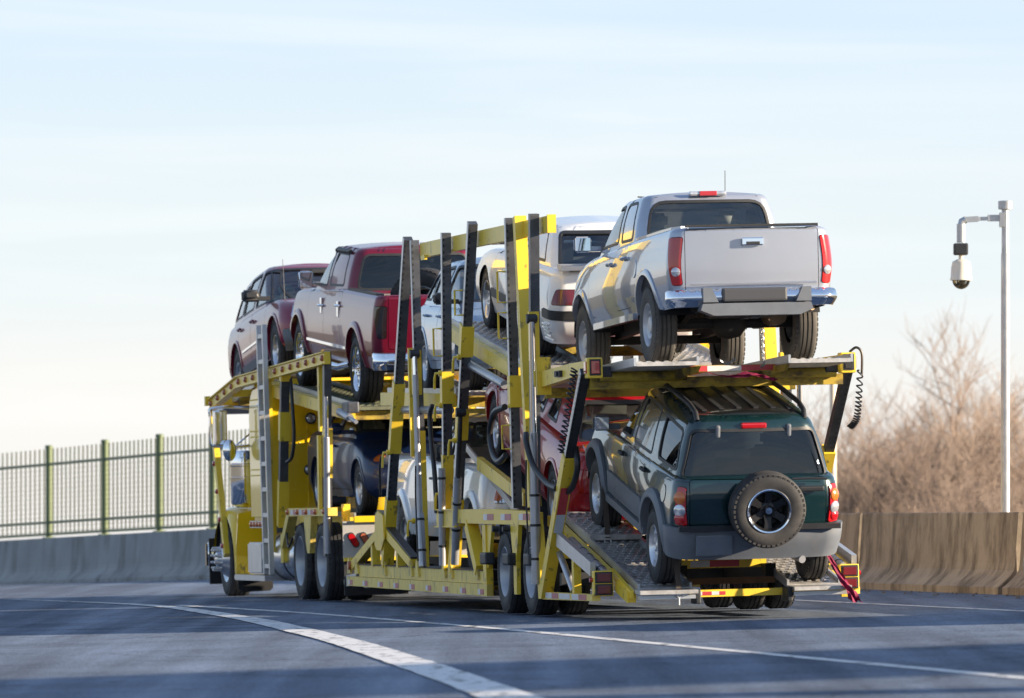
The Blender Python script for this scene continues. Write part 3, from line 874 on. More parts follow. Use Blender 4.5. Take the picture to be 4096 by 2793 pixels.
# ---------------------------------------------------------------- wheels
WH = {}
def wheel_meshes(key, r, w, rim_r, style, ns, dish=0.06):
    """tyre and rim meshes; axis = local Y, outer face towards +Y"""
    if key in WH: return WH[key]
    t = MB(); h = w / 2
    pr = [(rim_r - 0.015, -h * 0.86), (rim_r + 0.01, -h * 0.98), (rim_r + (r - rim_r) * 0.45, -h * 1.02), (r - 0.035, -h * 0.94), (r - 0.008, -h * 0.78)]
    g = 4
    for i in range(g):
        y0 = -h * 0.76 + i * (h * 1.52) / g; y1 = y0 + (h * 1.52) / g
        pr += [(r, y0 + 0.008), (r, y1 - 0.008)]
        if i < g - 1: pr += [(r - 0.012, y1 - 0.004), (r - 0.012, y1 + 0.004)]
    pr += [(r - 0.008, h * 0.78), (r - 0.035, h * 0.94), (rim_r + (r - rim_r) * 0.45, h * 1.02), (rim_r + 0.01, h * 0.98), (rim_r - 0.015, h * 0.86)]
    t.lathe(pr, 44)
    # shoulder blocks
    for k in range(44):
        a = 2 * math.pi * k / 44
        for sg in (-1, 1):
            c = Vector((math.cos(a) * (r - 0.0235), sg * h * 0.84, math.sin(a) * (r - 0.0235)))
            t.box((0, 0, 0), (0.02, h * 0.18, r * 0.085), Matrix.Translation(c) @ Matrix.Rotation(-a, 4, 'Y'))
    m = MB(); yo = h * 0.86
    if style == 'dual':          # deep dished truck wheel
        m.lathe([(rim_r, yo), (rim_r - 0.012, yo + 0.012), (rim_r - 0.03, yo - 0.01), (rim_r - 0.045, yo - 0.05), (rim_r - 0.06, -h * 0.2), (rim_r - 0.10, -h * 0.35), (0.14, -h * 0.4), (0.13, -h * 0.2), (0.09, -h * 0.15), (0, -h * 0.15)], 40)
    elif style == 'steer':       # convex truck wheel with hand holes, nut covers and hub
        m.lathe([(rim_r, yo), (rim_r - 0.012, yo + 0.012), (rim_r - 0.03, yo - 0.005), (rim_r - 0.05, yo - 0.02), (rim_r - 0.075, yo + 0.0), (rim_r - 0.13, yo + 0.07), (0.15, yo + 0.085), (0.145, yo + 0.075), (0.10, yo + 0.08), (0.09, yo + 0.13), (0.05, yo + 0.15), (0, yo + 0.15)], 40)
        for k in range(10):
            a = 2 * math.pi * k / 10
            p = Vector((math.cos(a) * 0.135, yo + 0.08, math.sin(a) * 0.135))
            m.tube([p, p + Vector((0, 0.03, 0)), p + Vector((0, 0.10, 0)), p + Vector((0, 0.105, 0))], [0.024, 0.02, 0.018, 0.008], 8)
    else:
        bd = dish
        m.lathe([(rim_r, yo), (rim_r - 0.008, yo + 0.008), (rim_r - 0.02, yo - 0.005), (rim_r - 0.03, yo - 0.03), (rim_r - 0.045, -h * 0.6), (rim_r - 0.05, -h * 0.8)], 40)
        hubr = 0.075 if style != 'steel' else 0.11
        yc = yo - bd + 0.015
        if style == 'steel':
            m.lathe([(rim_r - 0.03, yo - 0.05), (rim_r - 0.06, yo - 0.045), (rim_r * 0.62, yo - 0.01), (rim_r * 0.52, yo - 0.015), (rim_r * 0.40, yo - 0.06), (0.09, yo - 0.07), (0.085, yo - 0.03), (0.07, yo - 0.01), (0, yo - 0.008)], 36)
        else:
            m.lathe([(hubr + 0.02, yc - 0.03), (hubr, yc), (hubr * 0.55, yc + 0.004), (hubr * 0.5, yc + 0.016), (0, yc + 0.02)], 20)
        if style in ('spoke', 'fat', 'split'):
            ww = {'spoke': 0.05, 'fat': 0.10, 'split': 0.036}[style]
            for k in range(ns):
                for d in ((0,) if style != 'split' else (-0.10, 0.10)):
                    a = 2 * math.pi * k / ns + math.pi / 2 + d
                    c, s_ = math.cos(a), math.sin(a)
                    def P(rad, y, off): return Vector((c * rad - s_ * off, y, s_ * rad + c * off))
                    r0, r1 = hubr * 0.7, rim_r - 0.022
                    ys = [yc - 0.002, yc + 0.012, yo - 0.03]
                    rr = [r0, (r0 + r1) / 2, r1]; w_ = [ww * 1.0, ww * 0.78, ww * 1.05]
                    vs = []
                    for i in range(3):
                        vs += [P(rr[i], ys[i] - 0.035, -w_[i] / 2), P(rr[i], ys[i], -w_[i] * 0.36), P(rr[i], ys[i], w_[i] * 0.36), P(rr[i], ys[i] - 0.035, w_[i] / 2)]
                    fs = []
                    for i in range(2):
                        for j in range(3): fs.append((i * 4 + j, i * 4 + j + 1, i * 4 + 5 + j, i * 4 + 4 + j))
                    m.add(vs, fs, False)
        if style == 'steel':
            pass
        for k in range(5):
            a = 2 * math.pi * k / 5 + 0.3
            p = Vector((math.cos(a) * hubr * 0.85, yc if style != 'steel' else yo - 0.065, math.sin(a) * hubr * 0.85))
            m.tube([p, p + Vector((0, 0.02, 0))], 0.011, 6)
    disc = MB().lathe([(rim_r - 0.05, -h * 0.3), (0.0, -h * 0.3)], 28).lathe([(rim_r * 0.72, -h * 0.12), (rim_r * 0.72, -h * 0.1), (0.05, -h * 0.1)], 28)
    WH[key] = (t.mesh('tyre'), m.mesh('wheel'), disc.mesh('brake_disc'), style)
    return WH[key]

def put_wheel(parent, key, c, left, spin=0.0, tyre=None, rim=None, steer=0.0, name='wheel'):
    ty, wm, dc, style = WH[key]
    M = Matrix.Translation(c) @ Matrix.Rotation(R(steer), 4, 'Z') @ (Matrix.Identity(4) if left else Matrix.Rotation(math.pi, 4, 'Z')) @ Matrix.Rotation(spin, 4, 'Y')
    w = bpy.data.objects.new(name, wm); COL.objects.link(w)
    if not wm.materials: wm.materials.append(rim or M_ALU)
    elif rim and wm.materials[0] != rim:
        w.material_slots[0].link = 'OBJECT'; w.material_slots[0].material = rim
    w.parent = parent; w.matrix_local = M
    t = bpy.data.objects.new('tyre', ty); COL.objects.link(t)
    if not ty.materials: ty.materials.append(M_RUB)
    if tyre: t.material_slots[0].link = 'OBJECT'; t.material_slots[0].material = tyre
    t.parent = w
    if style not in ('dual', 'steer'):
        d = link('brake_disc', dc, M_BLK, w)
    return w

def seat(parent, x, y, z, m, s=1.0):
    bm = bmesh.new()
    def blob(c, d, rot):
        r = bmesh.ops.create_cube(bm, size=1)
        vs = r['verts']
        bmesh.ops.scale(bm, vec=d, verts=vs)
        bmesh.ops.rotate(bm, cent=(0, 0, 0), matrix=Matrix.Rotation(R(rot), 3, 'Y'), verts=vs)
        bmesh.ops.translate(bm, vec=c, verts=vs)
        es = list({e for v in vs for e in v.link_edges})
        bmesh.ops.bevel(bm, geom=es, offset=0.045, segments=3, affect='EDGES')
    blob((0, 0, 0.30), (0.14, 0.46, 0.62), -12)
    blob((-0.09, 0, 0.70), (0.10, 0.27, 0.19), -10)
    me = bpy.data.meshes.new('seat'); bm.to_mesh(me); bm.free()
    for p in me.polygons: p.use_smooth = True
    return link('seat', me, m, parent, Matrix.Translation((x, y, z)) @ Matrix.Scale(s, 4))

def steering(parent, x, y, z):
    mb = MB()
    pts = [(0, 0.18 * math.cos(R(a)), 0.18 * math.sin(R(a))) for a in range(0, 361, 20)]
    mb.tube(pts, 0.016, 6, False).beam((0, -0.17, 0), (0, 0.17, 0), 0.03, 0.05, (1, 0, 0)).beam((0, 0, 0), (0.3, 0, -0.06), 0.05, 0.05)
    return mb.build('steering_wheel', M_PLAS, parent, Matrix.Translation((x, y, z)) @ Matrix.Rotation(R(-25), 4, 'Y'))

def mirror(parent, sh_y, x, z, m, left, w=0.2, h=0.15, d=0.12, stalk=0.1):
    """door mirror: shell open to the rear with a glass"""
    sg = 1 if left else -1
    mb = MB(); cy = sg * (sh_y + stalk + w / 2)
    bm = bmesh.new()
    bmesh.ops.create_cube(bm, size=1)
    for v in bm.verts:
        f = 0.72 if v.co.x > 0 else 1.0
        v.co = Vector((x + v.co.x * d, cy + v.co.y * w * f, z + v.co.z * h * f))
    bmesh.ops.bevel(bm, geom=list(bm.edges), offset=0.028, segments=3, affect='EDGES')
    bm.verts.index_update()
    mb.add([v.co.copy() for v in bm.verts], [[v.index for v in f.verts] for f in bm.faces], True); bm.free()
    mb.beam((x, sg * (sh_y - 0.03), z - h * 0.25), (x, cy, z - h * 0.25), 0.06, 0.05, (1, 0, 0))
    o = mb.build('door_mirror', m, parent)
    g = MB().cbox((x - d / 2 - 0.004, cy, z), (0.01, w * 0.80, h * 0.76), 0.004).build('mirror_glass', MATS.get('mirror_glass') or mat('mirror_glass', (0.8, 0.82, 0.85), 0.04, 1.0), o)
    return o

def handle(parent, sh, x, z, m, w=0.16, left=True):
    q, t = sh.side(x, z, left)
    p = sh.pt(q, t); n = sh.nrm(q, t)
    a, b = sh.side(x - w / 2, z, left), sh.side(x + w / 2, z, left)
    A = sh.off(*a, 0.004); B = sh.off(*b, 0.004); C1 = sh.off(*a, 0.032); C2 = sh.off(*b, 0.032)
    mb = MB().tube([A, C1.lerp(A, .3), C1.lerp(C2, .15), C1.lerp(C2, .85), C2.lerp(B, .3), B], [0.016, 0.016, 0.015, 0.015, 0.016, 0.016], 6)
    return mb.build('door_handle', m, parent)

def arch_lip(sh, xa, zc, ra, wd, th, left, m, parent, name='wheel_arch', a0=-15, a1=195, foot=0.0):
    """flare round a wheel arch, lying on the body side"""
    mb = MB(); n = 26; vs = []
    for i in range(n + 1):
        a = R(a0 + (a1 - a0) * i / n)
        ring = []
        for (rd, o) in ((ra - 0.004, -0.05), (ra, th * 0.9), (ra + wd * 0.5, th), (ra + wd, th * 0.45), (ra + wd * 1.02, -0.012)):
            x = xa + rd * math.cos(a); z = max(zc + rd * math.sin(a), sh.zb + 0.01)
            z = min(z, sh.zt(x) - 0.03)
            q, t = sh.side(x, z, left); p = sh.pt(q, t)
            ring.append(Vector((p.x, p.y + (o if left else -o), p.z)))
        vs += ring
    fs = [(i * 5 + j, i * 5 + j + 1, i * 5 + 6 + j, i * 5 + 5 + j) for i in range(n) for j in range(4)]
    mb.add(vs, fs, True)
    return mb.build(name, m, parent)

def build_car(name, label, cat, frame, rear, front, S, y=0.0):
    """rear / front: (x, z) of the tyre contacts in the truck frame. S: dict of dimensions in car coordinates (x from the rear axle forward, z from the ground)"""
    a = Vector((rear[0], 0, rear[1])); b = Vector((front[0], 0, front[1]))
    d = (b - a); wb = d.length; d.normalize()
    back = d.x < 0
    ly = Vector((0, -1 if back else 1, 0))
    up = d.cross(ly)
    dp = S.get('drop', 0.0)      # ride height: body raised over the wheels
    a = a + up * dp
    ML = Matrix(((d.x, ly.x, up.x, a.x), (d.y, ly.y, up.y, y), (d.z, ly.z, up.z, a.z), (0, 0, 0, 1)))
    T = empty(name, label, cat, frame @ ML, S.get('group'))
    P = S['paint']; W = S['W']; r = S['r']; ra = S.get('ra', r + 0.05); zc = r - dp + S.get('dzc', 0.02)
    g = dict(S['gh'])
    sx = lambda v: v if v < 0 else (v if v <= 1e6 else v)
    xr = S['xr']; xf = [(t, wb + v) for t, v in S['xf']]
    top = [(x if x < 1.0 and not S.get('absx') else x, z) for x, z in S['top']]
    top = [(x * wb, z) for x, z in S['top']]     # x given as fraction of the wheelbase
    sh = Shell(xr, xf, S['w'], S.get('rr', .16), S.get('rf', .28), S.get('bowR', .05), S.get('bowF', .16), S.get('bowS', .03), S['zb'], top, S.get('fil', .06))
    fx = lambda u: u * wb
    # --- lower body with wheel-arch cut-outs
    qs = sh.side(fx(S.get('seam', 0.80)), 0.6)[0]
    def bottom(q0, q1):
        return [(q0 + (q1 - q0) * i / 24, S.get('t0', 0.0)) for i in range(25)]
    qa = {}
    arch = {}
    for nm, xa in (('r', 0.0), ('f', wb)):
        pts = []
        for k in range(0, 19):
            an = math.pi * (1 - k / 18)          # from the rear side of the arch to the front side
            x = xa + ra * math.cos(an); z = zc + ra * math.sin(an)
            q, t = sh.side(x, z)
            pts.append((q, t))
        zl = sh.zb + S.get('t0', 0.0) * (sh.zt(xa) - sh.zb)
        pts = [(sh.side(xa - ra, zl)[0], S.get('t0', 0.0))] + pts + [(sh.side(xa + ra, zl)[0], S.get('t0', 0.0))]
        arch[nm] = pts
    HP = sh.P
    left = arch['r'], arch['f']
    # bottom path for q from qs-P to qs
    path = []
    mir = lambda pts: [(-q, t) for q, t in reversed(pts)]
    segs = [[(q - HP, t) for q, t in [(qs, S.get('t0', 0))]]]
    seq = [[(qs - HP, S.get('t0', 0))]]
    seq.append([(q - HP, t) for q, t in arch['f']])
    seq.append([(-q, t) for q, t in reversed(arch['f'])])
    seq.append([(-q, t) for q, t in reversed(arch['r'])])
    seq.append(arch['r'])
    seq.append([(qs, S.get('t0', 0))])
    if qs > arch['f'][0][0]: raise ValueError('seam')
    for i, s_ in enumerate(seq):
        if path:
            q0, q1 = path[-1][0], s_[0][0]
            k = max(1, int((q1 - q0) / 0.08))
            path += [(q0 + (q1 - q0) * j / k, S.get('t0', 0)) for j in range(1, k)]
        path += s_
    n = int(HP / 0.07)
    toppath = [(qs - HP * i / n, 1.0) for i in range(n + 1)]
    sidep = [(qs, u) for u in (.2, .4, .6, .8)]
    outer = path + sidep + toppath + [(qs - HP, u) for u in (.8, .6, .4, .2)]
    # --- panels let into the body
    holes = []
    parts = []
    def sidepoly(poly, left=True, rad=0.05):
        return [sh.side(x, z, left) for x, z in dens(rpoly(poly, rad))]
    for D_ in S.get('doors', []):
        x0, x1 = fx(D_[0]), fx(D_[1]); zl = D_[2]; zt_ = lambda x: sh.zt(x) - S.get('dtop', 0.035)
        L = []
        Ra = ra + 0.06
        N = 10
        for i in range(N + 1):          # front edge, upwards
            z = zl + (zt_(x1) - zl) * i / N
            x = x1 + (D_[3] if len(D_) > 3 else 0) * (z - zl)
            if z < zc + Ra and x > wb - math.sqrt(max(0, Ra ** 2 - (z - zc) ** 2)): x = wb - math.sqrt(max(0, Ra ** 2 - (z - zc) ** 2))
            L.append((x, z))
        for i in range(N + 1):          # rear edge, downwards
            z = zt_(x0) + (zl - zt_(x0)) * i / N
            x = x0
            if z < zc + Ra and x < math.sqrt(max(0, Ra ** 2 - (z - zc) ** 2)): x = math.sqrt(max(0, Ra ** 2 - (z - zc) ** 2))
            L.append((x, z))
        for lf in (True, False):
            pl = [sh.side(x, z, lf) for x, z in dens(rpoly(L, 0.03, 2), 0.09)]
            if not lf: pl = [(q, t) for q, t in pl]
            holes.append(pl); parts.append(('door', pl, P, 0.0, lf, D_))
    def wrap(pl):      # bring right-hand / front polygons into the seam domain
        mx = max(q for q, t in pl)
        k = 0
        while mx - HP * k > qs: k += 1
        return [(q - HP * k, t) for q, t in pl]
    for nm, kind, poly, m, offv in S.get('panels', []):
        # kind: 'rear' polygons in (y,z); 'corner' (y0, x1, z0, z1[, skew]) wrapping rear corner; 'fcorner'; 'front'; 'side'
        both = kind in ('corner', 'fcorner', 'side', 'rear2', 'front2')
        for lf in ((True, False) if both else (True,)):
            if kind == 'rear': pl = [sh.rear(a_, b_) for a_, b_ in dens(rpoly(poly, 0.03, 3), 0.08)]
            elif kind == 'rear2': pl = [sh.rear(a_ if lf else -a_, b_) for a_, b_ in dens(rpoly(poly, 0.03, 3), 0.08)]
            elif kind == 'front': pl = [sh.front(a_, b_) for a_, b_ in dens(rpoly(poly, 0.03, 3), 0.08)]
            elif kind == 'front2': pl = [sh.front(a_ if lf else -a_, b_) for a_, b_ in dens(rpoly(poly, 0.03, 3), 0.08)]
            elif kind in ('wrapR', 'wrapF'):
                x1, z0, z1 = poly
                x1 = x1 if kind == 'wrapR' else wb + x1
                qa_, _ = sh.side(x1, (z0 + z1) / 2)
                if kind == 'wrapR': qq0, qq1 = -qa_, qa_
                else: qq0, qq1 = qa_, HP - qa_
                xx = sh.pt(0 if kind == 'wrapR' else sh.H, .5).x
                pl = dens(rpoly([(qq0, sh.tz(xx, z0)), (qq1, sh.tz(xx, z0)), (qq1, sh.tz(xx, z1)), (qq0, sh.tz(xx, z1))], 0.03, 3), 0.07)
            elif kind == 'side': pl = [sh.side(a_ if a_ < 0 else a_, b_, lf) for a_, b_ in dens(rpoly([(fx(u), v) for u, v in poly], 0.03, 3), 0.08)]
            else:
                pl = []
                for (s_, v, z) in poly:
                    qq = None
                    if s_ == 'y': qq, tt = (sh.rear if kind == 'corner' else sh.front)(v, z)
                    else: qq, tt = sh.side((v if kind == 'corner' else wb + v), z)
                    pl.append((qq, tt))
                pl = dens(rpoly(pl, 0.03, 3), 0.05)
                if not lf: pl = [(-q, t) for q, t in pl]
            pl = wrap(pl)
            if S.get('cut', {}).get(nm, True): holes.append(pl)
            parts.append((nm, pl, m, offv, lf, None))
    parts = [(a_, wrap(b_), c_, d_, e_, f_) for a_, b_, c_, d_, e_, f_ in parts]
    hh = []
    for nm, pl, m, offv, lf, D_ in parts:
        if not (S.get('cut', {}).get(nm, True)): continue
        K = sh.zt(.5) - sh.zb
        gq = grow([(q, t * K) for q, t in pl], 0.006); hh.append([(q, t / K) for q, t in gq])
    body = link('body', panel(sh, outer, hh, 0, 0, name='body'), P, T)
    for nm, pl, m, offv, lf, D_ in parts:
        o = link(nm, panel(sh, pl, [], offv, 0.014 if offv == 0 else offv + 0.014, name=nm), m, T)
        if nm == 'door':
            hx = fx(D_[0]) + 0.13; hzv = sh.zt(hx) - S.get('hdz', 0.17)
            if S.get('handle') is not None: handle(o, sh, hx, hzv, S['handle'], left=lf)
    # dark inner skin that closes the joints
    inner = [(qs - HP * i / 60, t) for i in range(0, 1) for t in (0,)]
    ipath = [(qs - HP + HP * i / 60, 0.30) for i in range(61)] + [(qs - HP * i / 60, 0.97) for i in range(61)]
    link('inner_panel', panel(sh, ipath, [], -0.03, 0, gq=0.3), M_BLK, T)
    # --- lids
    x_c, x_b = fx(g['base'][1]), fx(g['base'][0])
    if S.get('hood', True): link('hood', cap_mesh(sh, x_c - 0.25, 99, S.get('hcrown', 0.03), 'hood'), P, T)
    if S.get('bed'):
        link('bed_floor', cap_mesh(sh, -9, x_b + 0.3, 0, 'bed_floor', dz=-0.12), M_BLK, T)
        # rails along the bed top
        for sg in (1, -1):
            pts = []
            for i in range(13):
                xx = sh.pt(0, 1).x + 0.05 + (x_b - sh.pt(0, 1).x - 0.02) * i / 12
                q, t = sh.side(xx, sh.zt(xx)); p = sh.pt(q, 1.0); pts.append((p.x, sg * (p.y - 0.02), p.z + 0.004))
            mb = MB()
            for p_, q_ in zip(pts[:-1], pts[1:]): mb.beam(p_, q_, 0.085, 0.022)
            mb.build('bed_rail', S.get('railm', M_PLAS), T)
    else:
        link('rear_deck', cap_mesh(sh, -9, x_b + 0.25, S.get('dcrown', 0.015), 'rear_deck'), P, T)
    link('cabin_floor', cap_mesh(sh, x_b - 0.1, x_c + 0.1, 0.0, 'cabin_floor', dz=-0.07, inset=0.01), M_INT, T)
    # --- greenhouse
    zg = g['z0']; zr = g['zr']
    B0, B1 = fx(g['base'][0]), fx(g['base'][1]); T0, T1 = fx(g['roof'][0]), fx(g['roof'][1])
    bulge = g.get('bulge', 0.03)
    gs = Shell([(0, B0), (.5, (B0 + T0) / 2 - bulge * g.get('rb', .3)), (1, T0)], [(0, B1), (.5, (B1 + T1) / 2 + bulge), (1, T1)], [(0, g['w0']), (.5, (g['w0'] + g['w1']) / 2 + bulge * .6), (1, g['w1'])],
               g.get('rr', .12), g.get('rf', .16), g.get('bowR', .05), g.get('bowF', .12), g.get('bowS', .05), zg, g.get('top', [(B0 - 1, zr), (B1 + 1, zr)]) if not g.get('topw') else [(fx(a_), b_) for a_, b_ in g['topw']], g.get('fil', .07))
    gq0 = gs.side(fx(g.get('seam', 0.5)), zg + 0.25)[0]
    GP = gs.P
    gouter = [(gq0 - GP + GP * i / 80, 0.0) for i in range(81)] + [(gq0, u) for u in (.2, .4, .6, .8)] + [(gq0 - GP * i / 80, 1.0) for i in range(81)] + [(gq0 - GP, u) for u in (.8, .6, .4, .2)]
    gh = []; gl = []
    def gwrap(pl):
        mx = max(q for q, t in pl); k = 0
        while mx - GP * k > gq0 + 1e-6: k += 1
        return [(q - GP * k, t) for q, t in pl]
    for wv in S['wins']:
        pl0 = rpoly([(fx(u), z) for u, z in wv['p']], wv.get('r', 0.05), 4)
        for lf in (True, False):
            pl = gwrap([gs.side(x, z, lf) for x, z in dens(pl0, 0.07)])
            gh.append(pl); gl.append(('side_window', pl, wv.get('m', G_CLEAR)))
    for nm, fn in (('rear_window', gs.rear), ('windshield', gs.front)):
        wv = S.get(nm)
        if not wv: continue
        pl = gwrap([fn(a_, b_) for a_, b_ in dens(rpoly(wv['p'], wv.get('r', 0.06), 4), 0.07)])
        gh.append(pl); gl.append((nm, pl, wv.get('m', G_CLEAR)))
    cabm = S.get('cabm', P)
    pil = link('pillars', panel(gs, gouter, gh, 0, 0, name='pillars'), cabm, T)
    for nm, pl, m in gl:
        K = gs.zt(.5) - gs.zb
        gw = link(nm, panel(gs, pl, [], -0.010, 0, name=nm), m, T)
        # rubber surround
        g1 = [(q, t / K) for q, t in grow([(q, t * K) for q, t in pl], 0.012)]; g2 = [(q, t / K) for q, t in grow([(q, t * K) for q, t in pl], -S.get('seal', 0.016))]
        link('window_seal', panel(gs, g1, [g2], 0.003, 0.012, gq=9), S.get('sealm', M_PLAS), gw)
    link('roof', cap_mesh(gs, -9, 99, g.get('crown', 0.035), 'roof'), S.get('roofm', cabm), T)
    # --- wheels
    tw = S['tw']
    wheel_meshes(S['wkey'], r, tw, S['rim'], S['wstyle'], S.get('ns', 5), S.get('dish', 0.05))
    yw = W - tw / 2 - S.get('win', 0.03)
    rn = random.Random(len(name) + int(W * 1000))
    for xw in (0, wb):
        for lf in (True, False):
            put_wheel(T, S['wkey'], (xw, yw if lf else -yw, r - dp), lf, rn.uniform(0, 6), S.get('tyrem'), S.get('rimm'))
            # dark wheel house
            mb = MB(); vs = []
            sg = 1 if lf else -1
            for k in range(13):
                an = R(5 + 170 * k / 12)
                for yy in (yw + tw / 2 - 0.02, yw - tw / 2 - 0.12):
                    vs.append((xw + (ra + 0.035) * math.cos(an), sg * yy, zc + (ra + 0.035) * math.sin(an)))
            mb.add(vs, [(2 * i, 2 * i + 1, 2 * i + 3, 2 * i + 2) for i in range(12)], True)
            mb.prism([(xw + (ra + 0.03) * math.cos(R(5 + 170 * k / 12)), zc + (ra + 0.03) * math.sin(R(5 + 170 * k / 12))) for k in range(13)], 'y', sg * (yw - tw / 2 - 0.12), sg * (yw - tw / 2 - 0.13))
            mb.build('wheel_house', M_BLK, T)
            if S.get('lip'):
                arch_lip(sh, xw, zc, ra, S['lip'][0], S['lip'][1], lf, S['lip'][2], T)
    # --- underside
    ub = MB().box(((sh.xr(.5) + wb + 0.2) / 2 + 0.1, 0, sh.zb + 0.10), (wb + 0.9, W * 1.25, 0.10))
    ub.beam((0, -yw, r - dp), (0, yw, r - dp), 0.09, 0.09, (1, 0, 0)).beam((wb, -yw, r - dp), (wb, yw, r - dp), 0.08, 0.08, (1, 0, 0))
    ub.build('underbody', M_BLK, T)
    # --- seats, wheel, mirrors
    zf = S.get('zseat', sh.zt(fx(.5)) - 0.42)
    for x in S.get('seats', [0.5, 0.18]):
        for yy in (0.36, -0.36): seat(T, fx(x), yy * W / 0.85, zf, S.get('seatm', M_SEAT), S.get('seats_s', 0.78))
    if S.get('steer', True): steering(T, fx(S.get('seats', [0.5])[0]) + 0.52, 0.36, zf + 0.42)
    mr = S.get('mir')
    if mr:
        for lf in (True, False): mirror(T, g['w0'] - 0.02, fx(mr['x']), mr['z'], mr['m'], lf, mr.get('w', .2), mr.get('h', .15), mr.get('d', .12), mr.get('s', .08))
    return T, sh, gs, wb
# ---------------------------------------------------------------- frames of the trailer and of the tractor (x forward, y left, z up from the road)
def frame(deg, O):
    th = R(deg)
    F = Vector((-math.sin(th), math.cos(th), 0)); F.z = 0.025 * F.x + 0.00727 * F.y; F.normalize()
    Rt = Vector((math.cos(th), math.sin(th), 0)); Rt.z = 0.025 * Rt.x + 0.00727 * Rt.y
    Rt = (Rt - F * Rt.dot(F)).normalized(); U = Rt.cross(F)
    return Matrix(((F.x, -Rt.x, U.x, O[0]), (F.y, -Rt.y, U.y, O[1]), (F.z, -Rt.z, U.z, O[2]), (0, 0, 0, 1)))
FT = frame(11.0, (1.19107565, 63.2440764, 0.50156133))      # trailer: x = 0 at its front axle
FC = frame(12.5, (1.40124858, 63.2877809, 0.50713338))      # tractor: coupled at x = 8.2
# ---------------------------------------------------------------- car-hauler trailer
TRL = empty('car_hauler_trailer', 'yellow open car-hauler trailer with steel posts and two loaded decks', 'trailer', FT)
YP = 1.25
def both(fn):
    for sg in (1, -1): fn(sg)

HOLE = {}
def post(parent, a, b, w, m, y=YP, d=None, name='post', holes=False):
    """post in the side plane: a, b are (x, z)"""
    for sg in (1, -1):
        o = MB().beam((a[0], sg * y, a[1]), (b[0], sg * y, b[1]), w, d or w).build(name, m, parent)
        if holes:       # row of pin holes along the leading edge strip
            A = Vector((a[0], sg * y, a[1])); B = Vector((b[0], sg * y, b[1])); n = int((B - A).length / 0.065)
            dd = (B - A).normalized(); s_ = Vector((0, sg, 0)); f = dd.cross(Vector((0, 1, 0))).normalized()
            if f.x > 0: f = -f
            mb = MB()
            for k in range(1, n):
                c = A.lerp(B, k / n) + s_ * (w / 2 - 0.012) + f * ((d or w) / 2 + 0.001)
                mb.box((0, 0, 0), (0.016, 0.003, 0.026), Matrix.Translation(c) @ f.to_track_quat('Y', 'Z').to_matrix().to_4x4())
            h = mb.build('pin_holes', M_BLK, o); h['kind'] = 'stuff'
            st = MB()
            st.beam(A + s_ * (w / 2 + 0.002) , B + s_ * (w / 2 + 0.002), 0.004, (d or w) * 0.86).build('wear_strip', M_ALUS, o)
    return o
def lerp2(a, b, z):
    u = (z - a[1]) / (b[1] - a[1]); return (a[0] + (b[0] - a[0]) * u, z)

# -- A posts (forward pair)
A1t, A1b = (5.09, 3.92), (6.89, .43)
post(TRL, A1t, A1b, .095, M_STEEL, holes=True)
post(TRL, lerp2(A1t, A1b, 2.41), lerp2(A1t, A1b, 1.67), .122, M_YEL, name='post_sleeve')
post(TRL, lerp2(A1t, A1b, 1.16), A1b, .122, M_YEL, name='post_sleeve')
A2t, A2b = (4.88, 3.89), (4.80, .43)
post(TRL, A2t, A2b, .085, M_STEEL, y=1.22, holes=True)
post(TRL, lerp2(A2t, A2b, 1.87), A2b, .10, M_YEL, y=1.22, name='post_sleeve')
post(TRL, lerp2(A2t, A2b, 2.75), lerp2(A2t, A2b, 1.60), .05, M_YEL, y=1.30, name='cylinder_bracket')
# -- B posts
B1t, B1b = (2.87, 3.88), (3.22, .41)
post(TRL, B1t, B1b, .092, M_STEEL, holes=True)
post(TRL, lerp2(B1t, B1b, 2.46), lerp2(B1t, B1b, 2.13), .125, M_YEL, name='post_sleeve')
post(TRL, lerp2(B1t, B1b, 1.60), B1b, .112, M_YEL, name='post_sleeve')
B2t, B2b = (1.38, 3.915), (2.88, .40)
post(TRL, B2t, B2b, .092, M_STEEL, holes=True)
post(TRL, lerp2(B2t, B2b, 2.90), lerp2(B2t, B2b, 2.60), .13, M_YEL, name='post_sleeve')
post(TRL, lerp2(B2t, B2b, 2.07), lerp2(B2t, B2b, 1.76), .118, M_YEL, name='post_sleeve')
post(TRL, lerp2(B2t, B2b, 1.15), B2b, .112, M_YEL, name='post_sleeve')
# -- C and D posts
post(TRL, (-.86, 3.87), (-1.26, 1.05), .115, M_YEL, y=1.21, name='main_post')
post(TRL, (-.60, 3.87), (-.64, 1.04), .085, M_STEEL, y=1.26, holes=True)
post(TRL, (-.62, 2.33), (-.63, 2.02), .125, M_YEL, y=1.25, name='post_sleeve')
for sg, t_, b_ in ((1, (-1.78, 3.855), (-1.50, 1.03)), (-1, (-1.55, 3.62), (-1.50, 1.03))):
    MB().beam((t_[0], sg * 1.25, t_[1]), (b_[0], sg * 1.25, b_[1]), .09, .09).build('post', M_STEEL, TRL)
for sg in (1, -1):
    xe = -2.15 if sg > 0 else -.75
    MB().beam((4.75, sg * 1.155, 3.775), (xe, sg * 1.155, 3.742), .06, .155).build('top_beam', M_YEL, TRL)
    MB().box((xe - .01, sg * 1.155, 3.742), (.02, .085, .175)).build('end_plate', M_YEL, TRL)
    for x, z in ((4.45, 3.69), (3.1, 3.69)): MB().box((x, sg * 1.20, z), (.22, .03, .05)).build('beam_lug', M_YEL, TRL)
